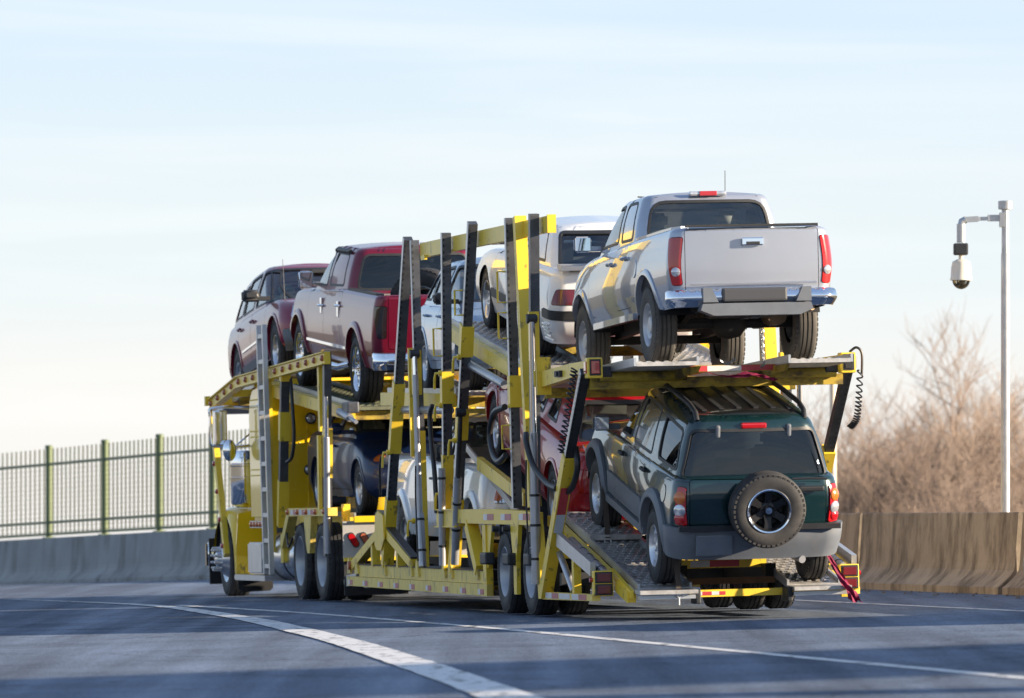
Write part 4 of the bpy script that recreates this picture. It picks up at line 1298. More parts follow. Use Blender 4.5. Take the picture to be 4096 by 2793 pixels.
# -- hydraulic cylinders
def cyl(parent, pts, y, rs, name='hydraulic_cylinder', m=M_CYL, bands=()):
    for sg in (1, -1):
        P3 = [(x, sg * y, z) for x, z in pts]
        mb = MB()
        for i in range(len(P3) - 1): mb.tube([P3[i], P3[i + 1]], rs[i], 14)
        o = mb.build(name, m, parent)
        for u in bands:
            a, b = Vector(P3[-2]), Vector(P3[-1]); c = a.lerp(b, u); d = (b - a).normalized() * .012
            MB().tube([c - d, c + d], rs[-1] + .006, 14).build('hose_band', M_HOSE, o)
    return o
cyl(TRL, [(4.59, 2.66), (4.58, 2.44)], 1.30, [.026], 'piston_rod', M_CHR)
cyl(TRL, [(4.58, 2.46), (4.52, 1.0), (4.42, .44)], 1.30, [.032, .043], bands=(.12, .7))
cyl(TRL, [(2.95, 1.46), (3.05, .46)], 1.34, [.036], bands=(.1, .45, .8))
cyl(TRL, [(1.98, 1.98), (2.21, 1.33)], 1.31, [.022], 'piston_rod', M_DARK)
cyl(TRL, [(2.20, 1.36), (2.51, .48)], 1.31, [.042], bands=(.3, .6))
cyl(TRL, [(-1.86, 2.82), (-1.82, 1.70)], 1.31, [.029], 'piston_rod', M_CHR)
cyl(TRL, [(-1.82, 1.76), (-1.79, 1.18), (-1.76, .31)], 1.31, [.036, .048], bands=(.02, .35, .72))
for sg in (1, -1):
    for (x, y, z) in ((4.59, 1.30, 2.68), (1.96, 1.31, 2.02), (-1.86, 1.31, 2.85)):
        MB().tube([(x, sg * (y - .05), z), (x, sg * (y + .05), z)], .036, 12).box((x + .04, sg * y, z), (.05, .09, .09)).build('cylinder_pin', M_DARK, TRL)
    for (x, z) in ((4.60, 2.60), (-1.80, 2.80)): MB().beam((x + .07, sg * 1.27, z - .35), (x + .06, sg * 1.27, z + .12), .10, .05).build('cylinder_bracket', M_YEL, TRL)
    # locking pins with handles on the sleeves
    for (t_, b_, z) in ((A1t, A1b, 1.66), (B1t, B1b, 2.11), (B1t, B1b, 1.20), (B2t, B2b, 1.74), (B2t, B2b, 2.58), (A2t, A2b, .92), (B1t, B1b, 2.44)):
        x, z = lerp2(t_, b_, z)
        MB().tube([(x, sg * 1.31, z), (x, sg * 1.37, z), (x + .02, sg * 1.375, z - .05), (x + .05, sg * 1.375, z - .16)], .014, 7).tube([(x, sg * 1.30, z + .0), (x, sg * 1.335, z)], .03, 10).build('lock_pin', M_YEL, TRL)
    # grab handles
    for (x, z0, z1) in ((3.0, 2.62, 2.90), (1.75, 3.0, 3.25), (-.55, 3.05, 3.35), (-.55, 2.70, 2.95), (-.60, 1.62, 1.85)):
        MB().tube([(x, sg * 1.30, z1), (x + .02, sg * 1.38, z1), (x + .02, sg * 1.38, z0), (x, sg * 1.30, z0)], .011, 7).build('grab_handle', M_YEL, TRL)

# -- lower side rails
def rails(sg):
    f = lambda y: sg * y
    r1 = MB().prism([(9.28, .193), (.88, .165), (.86, .283), (9.27, .297)], 'y', f(1.235), f(1.295)).build('side_rail', M_YELW, TRL)
    MB().prism([(8.58, .300), (1.15, .287), (1.15, .412), (8.58, .428)], 'y', f(1.19), f(1.275)).build('upper_side_rail', M_YELW, TRL)
    MB().prism([(8.58, .434), (1.15, .418), (1.15, .424), (8.58, .44)], 'y', f(1.0), f(1.29)).build('rail_top_plate', M_DARK, TRL)
    for k in range(9):
        x = 9.22 - k * .985; z = .232 - .0033 * (9.2 - x)
        MB().box((x - .06, f(1.2965), z), (.115, .003, .055)).build('reflector', M_REFW, r1)
        MB().box((x - .215, f(1.2965), z), (.185, .003, .055)).build('reflector', M_REFP, r1)
    for x in (9.15, 8.65, 6.85, 5.2, 4.8, 3.25, 2.85, 1.42):
        MB().prism([(x - .10, .33), (x + .10, .33), (x + .045, .50), (x - .045, .50)], 'y', f(1.276), f(1.30)).build('gusset', M_YELW, TRL)
    # triangular brace at the foot of the forward post
    MB().beam((8.97, f(1.25), .42), (7.05, f(1.25), .82), .10, .10).build('brace', M_YEL, TRL)
    MB().beam((6.85, f(1.25), .82), (5.16, f(1.25), .46), .10, .10).build('brace', M_YEL, TRL)
    MB().beam((6.80, f(1.25), .885), (5.16, f(1.25), .525), .09, .02).build('brace_pad', M_DARK, TRL)
    MB().prism([(7.22, .66), (7.16, .98), (6.98, 1.03), (6.66, .98), (6.62, .72), (6.82, .60), (7.10, .60)], 'y', f(1.312), f(1.328)).build('gusset_plate', M_YEL, TRL)
    for x, z in ((7.62, .70), (6.02, .66)): MB().box((x, f(1.25), (z + .42) / 2), (.10, .09, z - .42)).build('strut', M_YEL, TRL)
    MB().tube([(9.02, f(1.28), .42), (9.02, f(1.33), .42)], .05, 12).build('marker_lamp', M_AMBD, TRL)
    # stowed silver toe boards ahead of the rail
    MB().prism([(9.25, .20), (10.05, .17), (10.1, .24), (9.9, .30), (9.25, .33)], 'y', f(1.16), f(1.20)).build('nose_plate', M_ALUS, TRL)
    # box beam and fender over the trailer wheels
    bx_ = MB().prism([(3.39, .862), (2.33, .862), (2.33, 1.03), (3.39, 1.03)], 'y', f(1.20), f(1.33)).build('cylinder_box', M_YEL, TRL)
    MB().box((2.86, f(1.335), 1.034), (1.14, .03, .012)).box((2.86, f(1.335), .858), (1.14, .03, .012)).build('box_flange', M_YEL, bx_)
    MB().cbox((3.02, f(1.338), .945), (.10, .02, .085), .008).build('lamp_frame', M_PLAS, bx_)
    MB().cbox((3.02, f(1.346), .945), (.06, .02, .058), .008).build('marker_lamp', M_AMBD, bx_)
    fb = MB().prism([(2.32, .895), (-1.62, .875), (-1.62, .995), (-1.2, 1.012), (0.4, 1.035), (2.32, 1.035)], 'y', f(1.20), f(1.305)).build('fender_beam', M_YEL, TRL)
    for x in (.80, -.12, -1.05):
        MB().box((x, f(1.3065), .955), (.20, .003, .06)).build('reflector', M_REFW, fb)
        MB().box((x - .27, f(1.3065), .955), (.32, .003, .062)).build('reflector', M_REFP, fb)
    MB().beam((1.88, f(1.25), .885), (1.37, f(1.25), .42), .12, .13).build('diagonal_brace', M_YEL, TRL)
    MB().prism([(1.07, .88), (.90, .88), (.90, .165), (1.07, .165)], 'y', f(1.22), f(1.29)).build('fender_leg', M_YEL, TRL)
    MB().prism([(.90, .88), (.62, .88), (.86, .45), (.90, .45)], 'y', f(1.24), f(1.275)).build('fender_gusset', M_YEL, TRL)
    MB().prism([(-.45, .88), (-.88, .88), (-.74, .52), (-.72, .2), (-.58, .2), (-.58, .52)], 'y', f(1.26), f(1.30)).build('fender_leg', M_YEL, TRL)
    MB().prism([(-1.45, .88), (-1.62, .88), (-1.74, .17), (-1.88, .17), (-1.90, .25), (-1.74, .88), (-1.80, .5)], 'y', f(1.22), f(1.29)).build('fender_leg', M_YEL, TRL)
    for x in (.62, -.56, -1.62): MB().cbox((x, f(1.33), .545), (.30, .10, .12), .02).build('strap_winch', M_DARK, TRL)
    for x in (.12, -.42): MB().lathe([(0, 0), (.06, 0), (.06, .05), (.03, .06), (.03, .12), (0, .12)], 12, Matrix.Translation((x, f(1.25), .84)) @ Matrix.Rotation(R(0), 4, 'X')).build('ratchet_end', M_DARK, TRL)
both(rails)

# -- trailer wheels
wheel_meshes('w_trailer', .412, .235, .255, 'dual', 0)
for x in (0.0, -1.325):
    for sg in (1, -1):
        for yc in (1.165, .875):
            put_wheel(TRL, 'w_trailer', (x, sg * yc, .414), sg > 0 if yc > 1 else sg < 0, x, None, mat('dull_truck_wheel', (.40, .41, .43), .42, .5, var=.12))
    MB().tube([(x, -.9, .414), (x, .9, .414)], .065, 12).build('axle', M_BLK, TRL)
MB().beam((9.4, .42, .42), (-4.2, .42, .40), .10, .16).beam((9.4, -.42, .42), (-4.2, -.42, .40), .10, .16).build('frame_rail', M_BLK, TRL)
for x in (8.4, 5.0, 1.6, -.66, -2.4): MB().beam((x, -1.2, .36), (x, 1.2, .36), .10, .12, (1, 0, 0)).build('cross_member', M_DARK, TRL)
for x, z in ((1.0, .62), (-1.9, .62)):
    MB().beam((x, -1.2, z), (x, 1.2, z), .06, .14, (1, 0, 0)).build('cross_member', M_YEL, TRL)

# -- decks: two perforated runways with side rails under each car
def cleats(x0, z0, x1, z1, y0, y1, step=0.11, h=0.014, m=None):
    mb = MB(); L_ = math.hypot(x1 - x0, z1 - z0); n = int(L_ / step); ny = max(2, int((y1 - y0) / .075))
    for i in range(1, n):
        u = i / n; x = x0 + (x1 - x0) * u; z = z0 + (z1 - z0) * u
        for j in range(ny):
            y = y0 + (y1 - y0) * (j + .5 + (.25 if i % 2 else -.25)) / ny
            s = .021
            mb.add([(x - s * 1.2, y - s, z), (x + s * 1.2, y - s, z), (x + s * 1.2, y + s, z), (x - s * 1.2, y + s, z), (x - s * .5, y - s * .8, z + h), (x + s * .7, y - s * .8, z + h), (x + s * .7, y + s * .8, z + h), (x - s * .5, y + s * .8, z + h)],
                   [(0, 1, 5, 4), (1, 2, 6, 5), (2, 3, 7, 6), (3, 0, 4, 7), (4, 5, 6, 7)])
    return mb
def deck(parent, x0, z0, x1, z1, yi=.44, yo=1.0, rail=True, cross=(0.06, .5, .94), m=None, cl=True, rh=.14, ry=1.06):
    """runway surface from (x0,z0) to (x1,z1)"""
    d = Vector((x1 - x0, 0, z1 - z0)).normalized(); up = Vector((-d.z, 0, d.x));
    if up.z < 0: up = -up
    for sg in (1, -1):
        a = Vector((x0, sg * (yi + yo) / 2, z0)) - up * .022; b = Vector((x1, sg * (yi + yo) / 2, z1)) - up * .022
        o = MB().beam(a, b, yo - yi, .036).build('runway', m or M_TREAD, parent)
        if cl:
            c = cleats(x0, z0 - .004, x1, z1 - .004, min(sg * yi, sg * yo) + .03, max(sg * yi, sg * yo) - .03).build('tread_cleats', m or M_TREAD, o); c['kind'] = 'stuff'
        e = MB()
        for yy in (yi - .012, yo + .012):
            e.beam(Vector((x0, sg * yy, z0)) + up * .0, Vector((x1, sg * yy, z1)), .022, .075)
        e.build('runway_edge', M_ALUS, o)
        if rail:
            MB().beam(Vector((x0, sg * ry, z0)) - up * .085, Vector((x1, sg * ry, z1)) - up * .085, .085, rh).build('deck_rail', M_YEL, parent)
    for u in cross:
        p = Vector((x0, 0, z0)).lerp(Vector((x1, 0, z1)), u) - up * .11
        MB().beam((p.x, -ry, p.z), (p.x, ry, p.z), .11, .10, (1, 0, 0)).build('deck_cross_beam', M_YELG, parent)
def along(a, b, x): return a[1] + (b[1] - a[1]) * (x - a[0]) / (b[0] - a[0])
# blue hatchback deck, white coupe deck, silver pickup deck
a, b = (7.0, 2.33), (4.62, 2.275); deck(TRL, 7.9, along(a, b, 7.9), 3.75, along(a, b, 3.75))
a, b = (.88, 2.56), (3.33, 2.905); deck(TRL, .0, along(a, b, 0), 4.0, along(a, b, 4.0))
a, b = (-4.55, 2.335), (-1.6, 2.265); deck(TRL, -5.12, along(a, b, -5.12), -.75, along(a, b, -.75), rail=False, cross=(.45, .9))
for sg in (1, -1):
    # tapering outer rails of the top rear deck
    MB().prism([(-1.75, 2.19), (-3.2, 2.25), (-4.15, 2.31), (-4.15, 2.395), (-3.2, 2.385), (-1.75, 2.34)], 'y', sg * 1.14, sg * 1.23).build('deck_rail', M_YEL, TRL)
    MB().box((-1.78, sg * 1.20, 2.30), (.10, .14, .36)).build('deck_hinge', M_YEL, TRL)
    MB().box((-2.75, sg * 1.245, 2.30), (.24, .03, .06)).box((-2.75, sg * 1.262, 2.30), (.10, .03, .04)).build('ratchet', M_DARK, TRL)
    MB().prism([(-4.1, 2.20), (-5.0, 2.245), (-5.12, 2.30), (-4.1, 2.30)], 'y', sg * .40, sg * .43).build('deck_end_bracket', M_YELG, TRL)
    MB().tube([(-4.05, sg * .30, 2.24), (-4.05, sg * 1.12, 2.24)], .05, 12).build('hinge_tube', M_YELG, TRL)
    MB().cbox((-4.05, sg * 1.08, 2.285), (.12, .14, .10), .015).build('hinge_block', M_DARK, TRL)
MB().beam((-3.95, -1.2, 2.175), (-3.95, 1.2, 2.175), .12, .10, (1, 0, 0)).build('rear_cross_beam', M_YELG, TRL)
rb = MB().beam((-4.55, -.42, 2.285), (-4.55, .42, 2.285), .05, .06, (1, 0, 0)).build('reflector_bar', M_YELG, TRL)
for y0, y1, m in ((.42, .22, M_REFR), (.22, -.10, M_REFW), (-.10, -.42, M_REFR)):
    MB().box((-4.578, (y0 + y1) / 2, 2.285), (.004, abs(y1 - y0), .05)).build('reflector', m, rb)
# upper tail-lamp boxes
for sg in (1, -1):
    lb = MB().prism([(1.13, 2.225), (1.275, 2.225), (1.275, 2.415), (1.13, 2.415)], 'x', -4.25, -4.10)
    lb = MB().cbox((-4.17, sg * 1.20, 2.32), (.14, .145, .19), .012).build('lamp_box', M_YEL, TRL)
    MB().cbox((-4.245, sg * 1.20, 2.325), (.012, .105, .15), .004).build('lamp_frame', M_PLAS, lb)
    MB().cbox((-4.253, sg * 1.20, 2.325), (.014, .078, .118), .005).build('lamp_lens', M_RED if sg > 0 else M_BLK, lb)
    MB().cbox((-4.16, sg * 1.277, 2.325), (.09, .012, .11), .004).build('side_lens', M_RED, lb)

# -- rear legs, sloping
E0, E1, E2 = (-1.90, .22), (-3.19, 1.53), (-4.02, 2.29)
for sg in (1, -1):
    lg = MB().beam((E0[0], sg * 1.25, E0[1]), (E1[0], sg * 1.25, E1[1]), .11, .13).build('rear_leg', M_YEL, TRL)
    A = Vector((E0[0], sg * 1.25, E0[1])); B = Vector((E1[0], sg * 1.25, E1[1])); n = (B - A).normalized().cross(Vector((0, 1, 0)))
    if n.x > 0: n = -n
    for u0, u1, m in ((.80, .61, M_REFR), (.61, .48, M_REFW)):
        MB().beam(A.lerp(B, u0) + n * .067, A.lerp(B, u1) + n * .067, .085, .004).build('reflector', m, lg)
post(TRL, (-3.05, 1.40), E2, .085, M_DARK, y=1.25, name='rear_leg_tube', holes=True)
# -- lower rear ramp under the green car
a, b = (-4.5, .335), (-1.98, .825)
deck(TRL, -4.72, along(a, b, -4.72), -1.1, along(a, b, -1.1), yi=.47, yo=.93, rail=True, cross=(.62, .95), ry=1.01, rh=.10)
for sg in (1, -1):
    # raised wheel plates
    for x0, x1 in ((-1.6, -2.62), ):
        MB().beam((x0, sg * .70, along(a, b, x0) + .012), (x1, sg * .70, along(a, b, x1) + .045), .50, .05).build('wheel_plate', M_TREAD, TRL)
        c = cleats(x1, along(a, b, x1) + .072, x0, along(a, b, x0) + .036, sg * .70 - .22, sg * .70 + .22).build('tread_cleats', M_TREAD, TRL); c['kind'] = 'stuff'
    MB().beam((-2.55, sg * 1.24, .74), (-4.10, sg * 1.24, .47), .05, .13).build('stowed_ramp', M_ALUS, TRL)
    MB().tube([(-2.6, sg * 1.13, .72), (-4.12, sg * 1.13, .42)], .045, 12).build('winch_shaft', M_CYL, TRL)
    for k in range(4):
        x = -3.1 - k * .28; MB().tube([(x, sg * 1.13, .72 + (x + 2.6) * .197), (x - .02, sg * 1.13, .72 + (x + 2.58) * .197 - .008)], .052, 12).build('shaft_collar', M_DARK, TRL)
    MB().tube([(-2.35, sg * 1.2, .62), (-3.0, sg * 1.2, .25)], .032, 10).build('brace_tube', M_CYL, TRL)
    MB().box((-3.15, sg * 1.2, .38), (.09, .07, .36)).build('strut', M_YEL, TRL)
    br = MB().prism([(-1.82, .165), (-4.18, .175), (-4.18, .235), (-1.82, .235)], 'y', sg * 1.19, sg * 1.27).build('bottom_rail', M_YELW, TRL)
    for x, m, w in ((-2.15, M_REFW, .3), (-2.45, M_REFP, .3), (-2.9, M_REFW, .5), (-3.4, M_REFW, .3), (-3.75, M_REFP, .35)):
        MB().box((x, sg * 1.2715, .205), (w, .003, .052)).build('reflector', m, br)
    lb = MB().cbox((-4.17, sg * 1.165, .335), (.10, .185, .235), .012).build('lamp_box', M_YEL, TRL)
    for z in (.39, .278):
        MB().cbox((-4.222, sg * 1.165, z), (.016, .165, .105), .007).build('lamp_frame', M_PLAS, lb)
        MB().cbox((-4.232, sg * 1.165, z), (.016, .125, .076), .006).build('lamp_lens', M_DRED, lb)
    MB().tube([(-4.15, sg * 1.255, .37), (-4.15, sg * 1.285, .37)], .022, 10).build('side_marker', M_RED, lb)
    # folding ramp ends
    MB().beam((-4.72, sg * .72, .262), (-5.0, sg * .72, .25), .54, .035).build('ramp_end', M_TREAD, TRL)
    MB().beam((-4.85, sg * .46, .205), (-4.85, sg * .98, .205), .16, .035, (1, 0, 0)).build('stowed_toe_plate', M_ALUS, TRL)
    MB().cbox((-4.80, sg * .43, .20), (.22, .05, .13), .012).build('ramp_hinge', M_DARK, TRL)
    MB().prism([(-3.9, .36), (-4.75, .20), (-4.75, .27), (-3.9, .47)], 'y', sg * 1.0, sg * 1.03).build('ramp_side', M_YEL, TRL)
yb = MB().beam((-4.0, -.42, .485), (-4.0, .42, .485), .06, .075, (1, 0, 0)).build('rear_reflector_beam', M_YEL, TRL)
for y0, y1, m in ((.30, .12, M_REFW), (.12, -.16, M_REFR)): MB().box((-4.033, (y0 + y1) / 2, .488), (.004, abs(y1 - y0), .06)).build('reflector', m, yb)
bb = MB().beam((-4.62, -.45, .225), (-4.62, .45, .225), .08, .065, (1, 0, 0)).build('rear_bumper_beam', M_YEL, TRL)
for y0, y1, m in ((.42, .34, M_REFW), (.34, .25, M_REFR), (.25, .18, M_REFW), (.18, .12, M_REFR)): MB().box((-4.663, (y0 + y1) / 2, .225), (.004, y0 - y1, .032)).build('reflector', m, bb)
MB().beam((-4.2, -.45, .33), (-4.2, .45, .33), .06, .06, (1, 0, 0)).build('rusty_beam', mat('rusty_steel', (.12, .06, .03), .8, .2, var=.3), TRL)

# -- inner ramp under the red coupe and low floor under the white pickup
a, b = (-.08, .79), (2.88, 1.545)
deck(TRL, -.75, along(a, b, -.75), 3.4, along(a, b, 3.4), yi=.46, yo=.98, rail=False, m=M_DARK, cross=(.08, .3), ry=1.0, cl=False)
for sg in (1, -1):
    MB().beam((1.95, sg * 1.13, 1.50), (-.45, sg * 1.13, 1.12), .06, .13).build('ramp_arm', M_YEL, TRL)
a, b = (7.75, .34), (3.6, .30)
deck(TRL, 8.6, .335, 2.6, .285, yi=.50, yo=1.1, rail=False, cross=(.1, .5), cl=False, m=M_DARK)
# long adjusting shafts beside the upper decks
for (x0, z0, x1, z1) in ((6.35, 2.12, 3.2, 2.06), (2.75, 2.60, .2, 2.26)):
    for sg in (1, -1):
        MB().tube([(x0, sg * 1.19, z0), (x0 - .5, sg * 1.19, z0 + (z1 - z0) * .5 / (x0 - x1))], .026, 10).tube([(x0 - .45, sg * 1.19, z0 + (z1 - z0) * .45 / (x0 - x1)), (x1, sg * 1.19, z1)], .044, 12).build('adjusting_shaft', M_CYL, TRL)
# -- hoses and coiled cables
def smooth(pts, n=8):
    out = []
    P_ = [Vector(p) for p in pts]
    for i in range(len(P_) - 1):
        p0, p1, p2, p3 = P_[max(0, i - 1)], P_[i], P_[i + 1], P_[min(len(P_) - 1, i + 2)]
        for k in range(n):
            t = k / n
            out.append(0.5 * ((2 * p1) + (p2 - p0) * t + (2 * p0 - 5 * p1 + 4 * p2 - p3) * t * t + (3 * p1 - p0 - 3 * p2 + p3) * t ** 3))
    out.append(P_[-1]); return out
def hose(parent, pts, r, m=M_HOSE, name='hydraulic_hose'): return MB().tube(smooth(pts), r, 8).build(name, m, parent)
hose(TRL, [(-.55, 1.34, 2.03), (-.1, 1.36, 1.98), (.15, 1.36, 1.80), (.05, 1.36, 1.60), (-.25, 1.36, 1.50), (-.55, 1.34, 1.56)], .032)
hose(TRL, [(-1.84, 1.39, 1.75), (-1.95, 1.41, 1.66), (-2.1, 1.38, 1.45), (-2.45, 1.33, 1.28), (-2.8, 1.30, 1.22)], .03)
hose(TRL, [(-3.25, 1.20, 1.60), (-3.32, 1.20, 1.42), (-3.1, 1.2, 1.25), (-2.9, 1.22, 1.18)], .03)
hose(TRL, [(3.55, 1.31, 2.12), (3.62, 1.33, 2.0), (3.55, 1.33, 1.7), (3.42, 1.33, 1.4), (3.36, 1.33, 1.0)], .026)
hose(TRL, [(6.62, 1.33, 1.62), (6.68, 1.34, 1.5), (6.75, 1.33, 1.2)], .014, name='air_line')
for (x, y) in ((-1.74, 1.375), (4.36, 1.36)): hose(TRL, [(x, y, 1.5), (x + .05, y, 1.2), (x + .03, y, .9), (x, y, .5)], .009, name='air_line')
def coil(parent, pts, R0, turns, r=.008, tight=None):
    P_ = smooth(pts, 12); n = turns * 10; out = []
    for i in range(n + 1):
        u = i / n
        if tight: u = u ** tight
        f = u * (len(P_) - 1); k = min(len(P_) - 2, int(f)); c = P_[k].lerp(P_[k + 1], f - k)
        a = 2 * math.pi * turns * i / n
        out.append(c + Vector((math.cos(a) * R0, math.sin(a) * R0 * .8, math.sin(a) * R0 * .35)))
    return MB().tube(out, r, 5).build('coiled_cable', M_HOSE, parent)
coil(TRL, [(-4.15, -1.33, 2.25), (-4.12, -1.32, 2.0), (-4.05, -1.31, 1.80), (-3.95, -1.27, 1.72)], .032, 17, tight=.75)
coil(TRL, [(-4.0, 1.345, 2.32), (-3.78, 1.345, 2.1), (-3.5, 1.345, 1.80), (-3.25, 1.345, 1.56)], .035, 18)
hose(TRL, [(-4.12, -1.24, 2.42), (-4.15, -1.30, 2.46), (-4.15, -1.35, 2.40), (-4.15, -1.345, 2.2)], .012, name='lamp_cable')
# -- tie-down straps and chains
M_STRAP = mat('brown_webbing', (.07, .055, .045), .9, var=.2)
for (x, y, z, zt) in ((-4.95, .62, .28, .62), (-2.62, .78, .74, 1.25)):
    s_ = empty('tie_down_strap', 'dark webbing tie-down strap behind the %s left wheel of the green car' % ('rear' if x < -4 else 'front'), 'strap', FT @ Matrix.Translation((x, y, z)), 'wheel straps of the green car')
    MB().beam((0, 0, 0), (.10, 0, zt - z), .05, .006).build('webbing', M_STRAP, s_)
    MB().tube([(0, -.03, -.02), (0, -.03, -.06), (0, 0, -.085), (0, .03, -.06), (0, .03, -.02)], .008, 6).tube([(0, 0, -.085), (0, 0, -.15)], .008, 6).build('hook', M_ALUS, s_)
def chain(label, pts, group='tie-down chains'):
    P_ = smooth(pts, 6); mb = MB()
    L_ = [0]
    for i in range(1, len(P_)): L_.append(L_[-1] + (P_[i] - P_[i - 1]).length)
    n = int(L_[-1] / .034)
    for k in range(n):
        s_ = L_[-1] * (k + .5) / n; i = max(j for j in range(len(L_)) if L_[j] <= s_); i = min(i, len(P_) - 2)
        d = (P_[i + 1] - P_[i]).normalized(); c = P_[i] + d * (s_ - L_[i])
        sd = d.orthogonal().normalized(); sd = Matrix.Rotation(R(90 * (k % 2)), 3, d) @ sd
        ring = [c + d * (.026 * math.cos(R(a_))) + sd * (.014 * math.sin(R(a_))) for a_ in range(0, 361, 60)]
        mb.tube(ring, .0055, 5, False)
    o = mb.build('tie_down_chain', M_ALUS, None, FT); tag(o, label, 'chain', group); return o
chain('bright chain hanging under the silver pickup near its right rear wheel', [(-4.95, -.22, 2.62), (-4.9, -.23, 2.42), (-4.85, -.25, 2.32), (-4.7, -.26, 2.29)])
chain('slack chain on the deck under the silver pickup near the middle', [(-4.6, .10, 2.36), (-4.55, .02, 2.33), (-4.5, -.06, 2.37)])
# red warning rags
def rag(parent, pts, w0, w1, label):
    P_ = smooth(pts, 6); rows = []; rn = random.Random(4)
    for i, p in enumerate(P_):
        u = i / (len(P_) - 1); w = w0 + (w1 - w0) * u; ww = []
        for j in range(5):
            v = j / 4 - .5; ww.append((p.x + .03 * math.sin(j * 2.1 + i * .5) * u, p.y + v * w, p.z + .02 * math.cos(j * 1.7 + i) * u + v * w * .25))
        rows.append(ww)
    o = sheet('warning_rag', rows, M_RAG); o.matrix_world = FT; tag(o, label, 'rag', 'red warning rags'); return o
rag(None, [(-4.9, -.78, .60), (-4.95, -.82, .49), (-5.0, -.88, .36), (-5.05, -.96, .22), (-5.05, -1.01, .12)], .03, .12, 'red cloth rag blowing from the lower right corner of the trailer')
rag(None, [(-4.9, .30, 2.25), (-4.95, .12, 2.20), (-5.0, -.10, 2.22), (-5.0, -.28, 2.17)], .05, .14, 'red cloth rag under the upper deck between the runways')
# ---------------------------------------------------------------- tractor
TRC = empty('hauler_tractor', 'yellow conventional tractor with sleeper and a car rack over the cab', 'truck', FC)
def rbox(c, d, b=.03, seg=3):
    bm = bmesh.new(); bmesh.ops.create_cube(bm, size=1)
    for v in bm.verts: v.co = Vector((c[0] + v.co.x * d[0], c[1] + v.co.y * d[1], c[2] + v.co.z * d[2]))
    bmesh.ops.bevel(bm, geom=list(bm.edges), offset=b, segments=seg, affect='EDGES')
    me = bpy.data.meshes.new('m'); bm.to_mesh(me); bm.free()
    for p in me.polygons: p.use_smooth = True
    me.set_sharp_from_angle(angle=R(40)); return me
# sleeper: side profile with a rounded front top, extruded and bevelled
def extr(poly, y0, y1, b):
    bm = bmesh.new()
    vs = [bm.verts.new((x, y0, z)) for x, z in poly]; f = bm.faces.new(vs)
    r = bmesh.ops.extrude_face_region(bm, geom=[f])
    for v in [e for e in r['geom'] if isinstance(e, bmesh.types.BMVert)]: v.co.y = y1
    bmesh.ops.recalc_face_normals(bm, faces=bm.faces)
    es = [e for e in bm.edges if abs(e.verts[0].co.y - e.verts[1].co.y) < 1e-6]
    bmesh.ops.bevel(bm, geom=es, offset=b, segments=4, affect='EDGES')
    me = bpy.data.meshes.new('m'); bm.to_mesh(me); bm.free()
    for p in me.polygons: p.use_smooth = True
    me.set_sharp_from_angle(angle=R(35)); return me
sl_poly = [(14.40, .93), (15.74, .93)] + [(15.74 - .0, 2.16)] + [(15.30 + .44 * math.cos(R(a)), 2.16 + .42 * math.sin(R(a))) for a in range(10, 91, 10)] + [(14.44, 2.60), (14.40, 2.56)]
SLP = link('sleeper', extr(sl_poly, -1.20, 1.20, .05), M_YELC, TRC)
rv = MB()
rivet = [(0, .006), (.008, .004), (.012, 0)]
def rivets(pts, n):
    for p in pts: rv.lathe(rivet, 6, Matrix.Translation(p) @ Vector(n).to_track_quat('Y', 'Z').to_matrix().to_4x4())
for z in (2.40, 2.02, 1.95, 1.55, 1.48, .98): rivets([(14.48 + k * .06, 1.20, z) for k in range(20)], (0, 1, 0))
for z in (2.43, 1.93, 1.86, 1.36, 1.29): rivets([(14.40, 1.12 - k * .075, z) for k in range(31)], (-1, 0, 0))
for y in (.72, -.72): rivets([(14.40, y, 1.05 + k * .075) for k in range(19)], (-1, 0, 0))
o = rv.build('rivets', M_YELC, SLP); o['kind'] = 'stuff'
for y in (.78, -.78):
    for z in (2.15, 1.53):
        y = (.68 if z > 2 else .71) * (1 if y > 0 else -1)
        lp = MB().lathe([(.052, .0), (.066, .012), (.070, .03), (.058, .038), (.052, .03)], 24, Matrix.Translation((14.40, y, z)) @ Matrix.Rotation(R(90), 4, 'Z')).build('work_lamp', M_PLAS, SLP)
        MB().lathe([(0, .042), (.03, .040), (.056, .028)], 24, Matrix.Translation((14.40, y, z)) @ Matrix.Rotation(R(90), 4, 'Z')).build('lamp_glass', M_CLR, SLP)
MB().box((14.392, 0, 2.47), (.012, 2.2, .012)).box((14.392, .72, 1.75), (.012, .012, 1.4)).build('seam', M_YELC, SLP)
for y in (1.203,): MB().tube([(14.85, 1.205, 2.3), (14.92, 1.212, 2.34), (15.05, 1.212, 2.34)], .012, 6).tube([(14.85, 1.21, 2.3), (14.85, 1.21, 1.15), (14.8, 1.21, .98)], .016, 6).build('grab_rail', M_CHR, SLP)
lb = MB().box((15.2, 1.20, .885), (1.05, .03, .085)).build('lamp_strip', M_ALUS, SLP)
for k in range(5): MB().lathe([(0, .03), (.028, .025), (.036, .0)], 14, Matrix.Translation((15.6 - k * .2, 1.215, .885))).build('marker_lamp', M_AMB, lb)
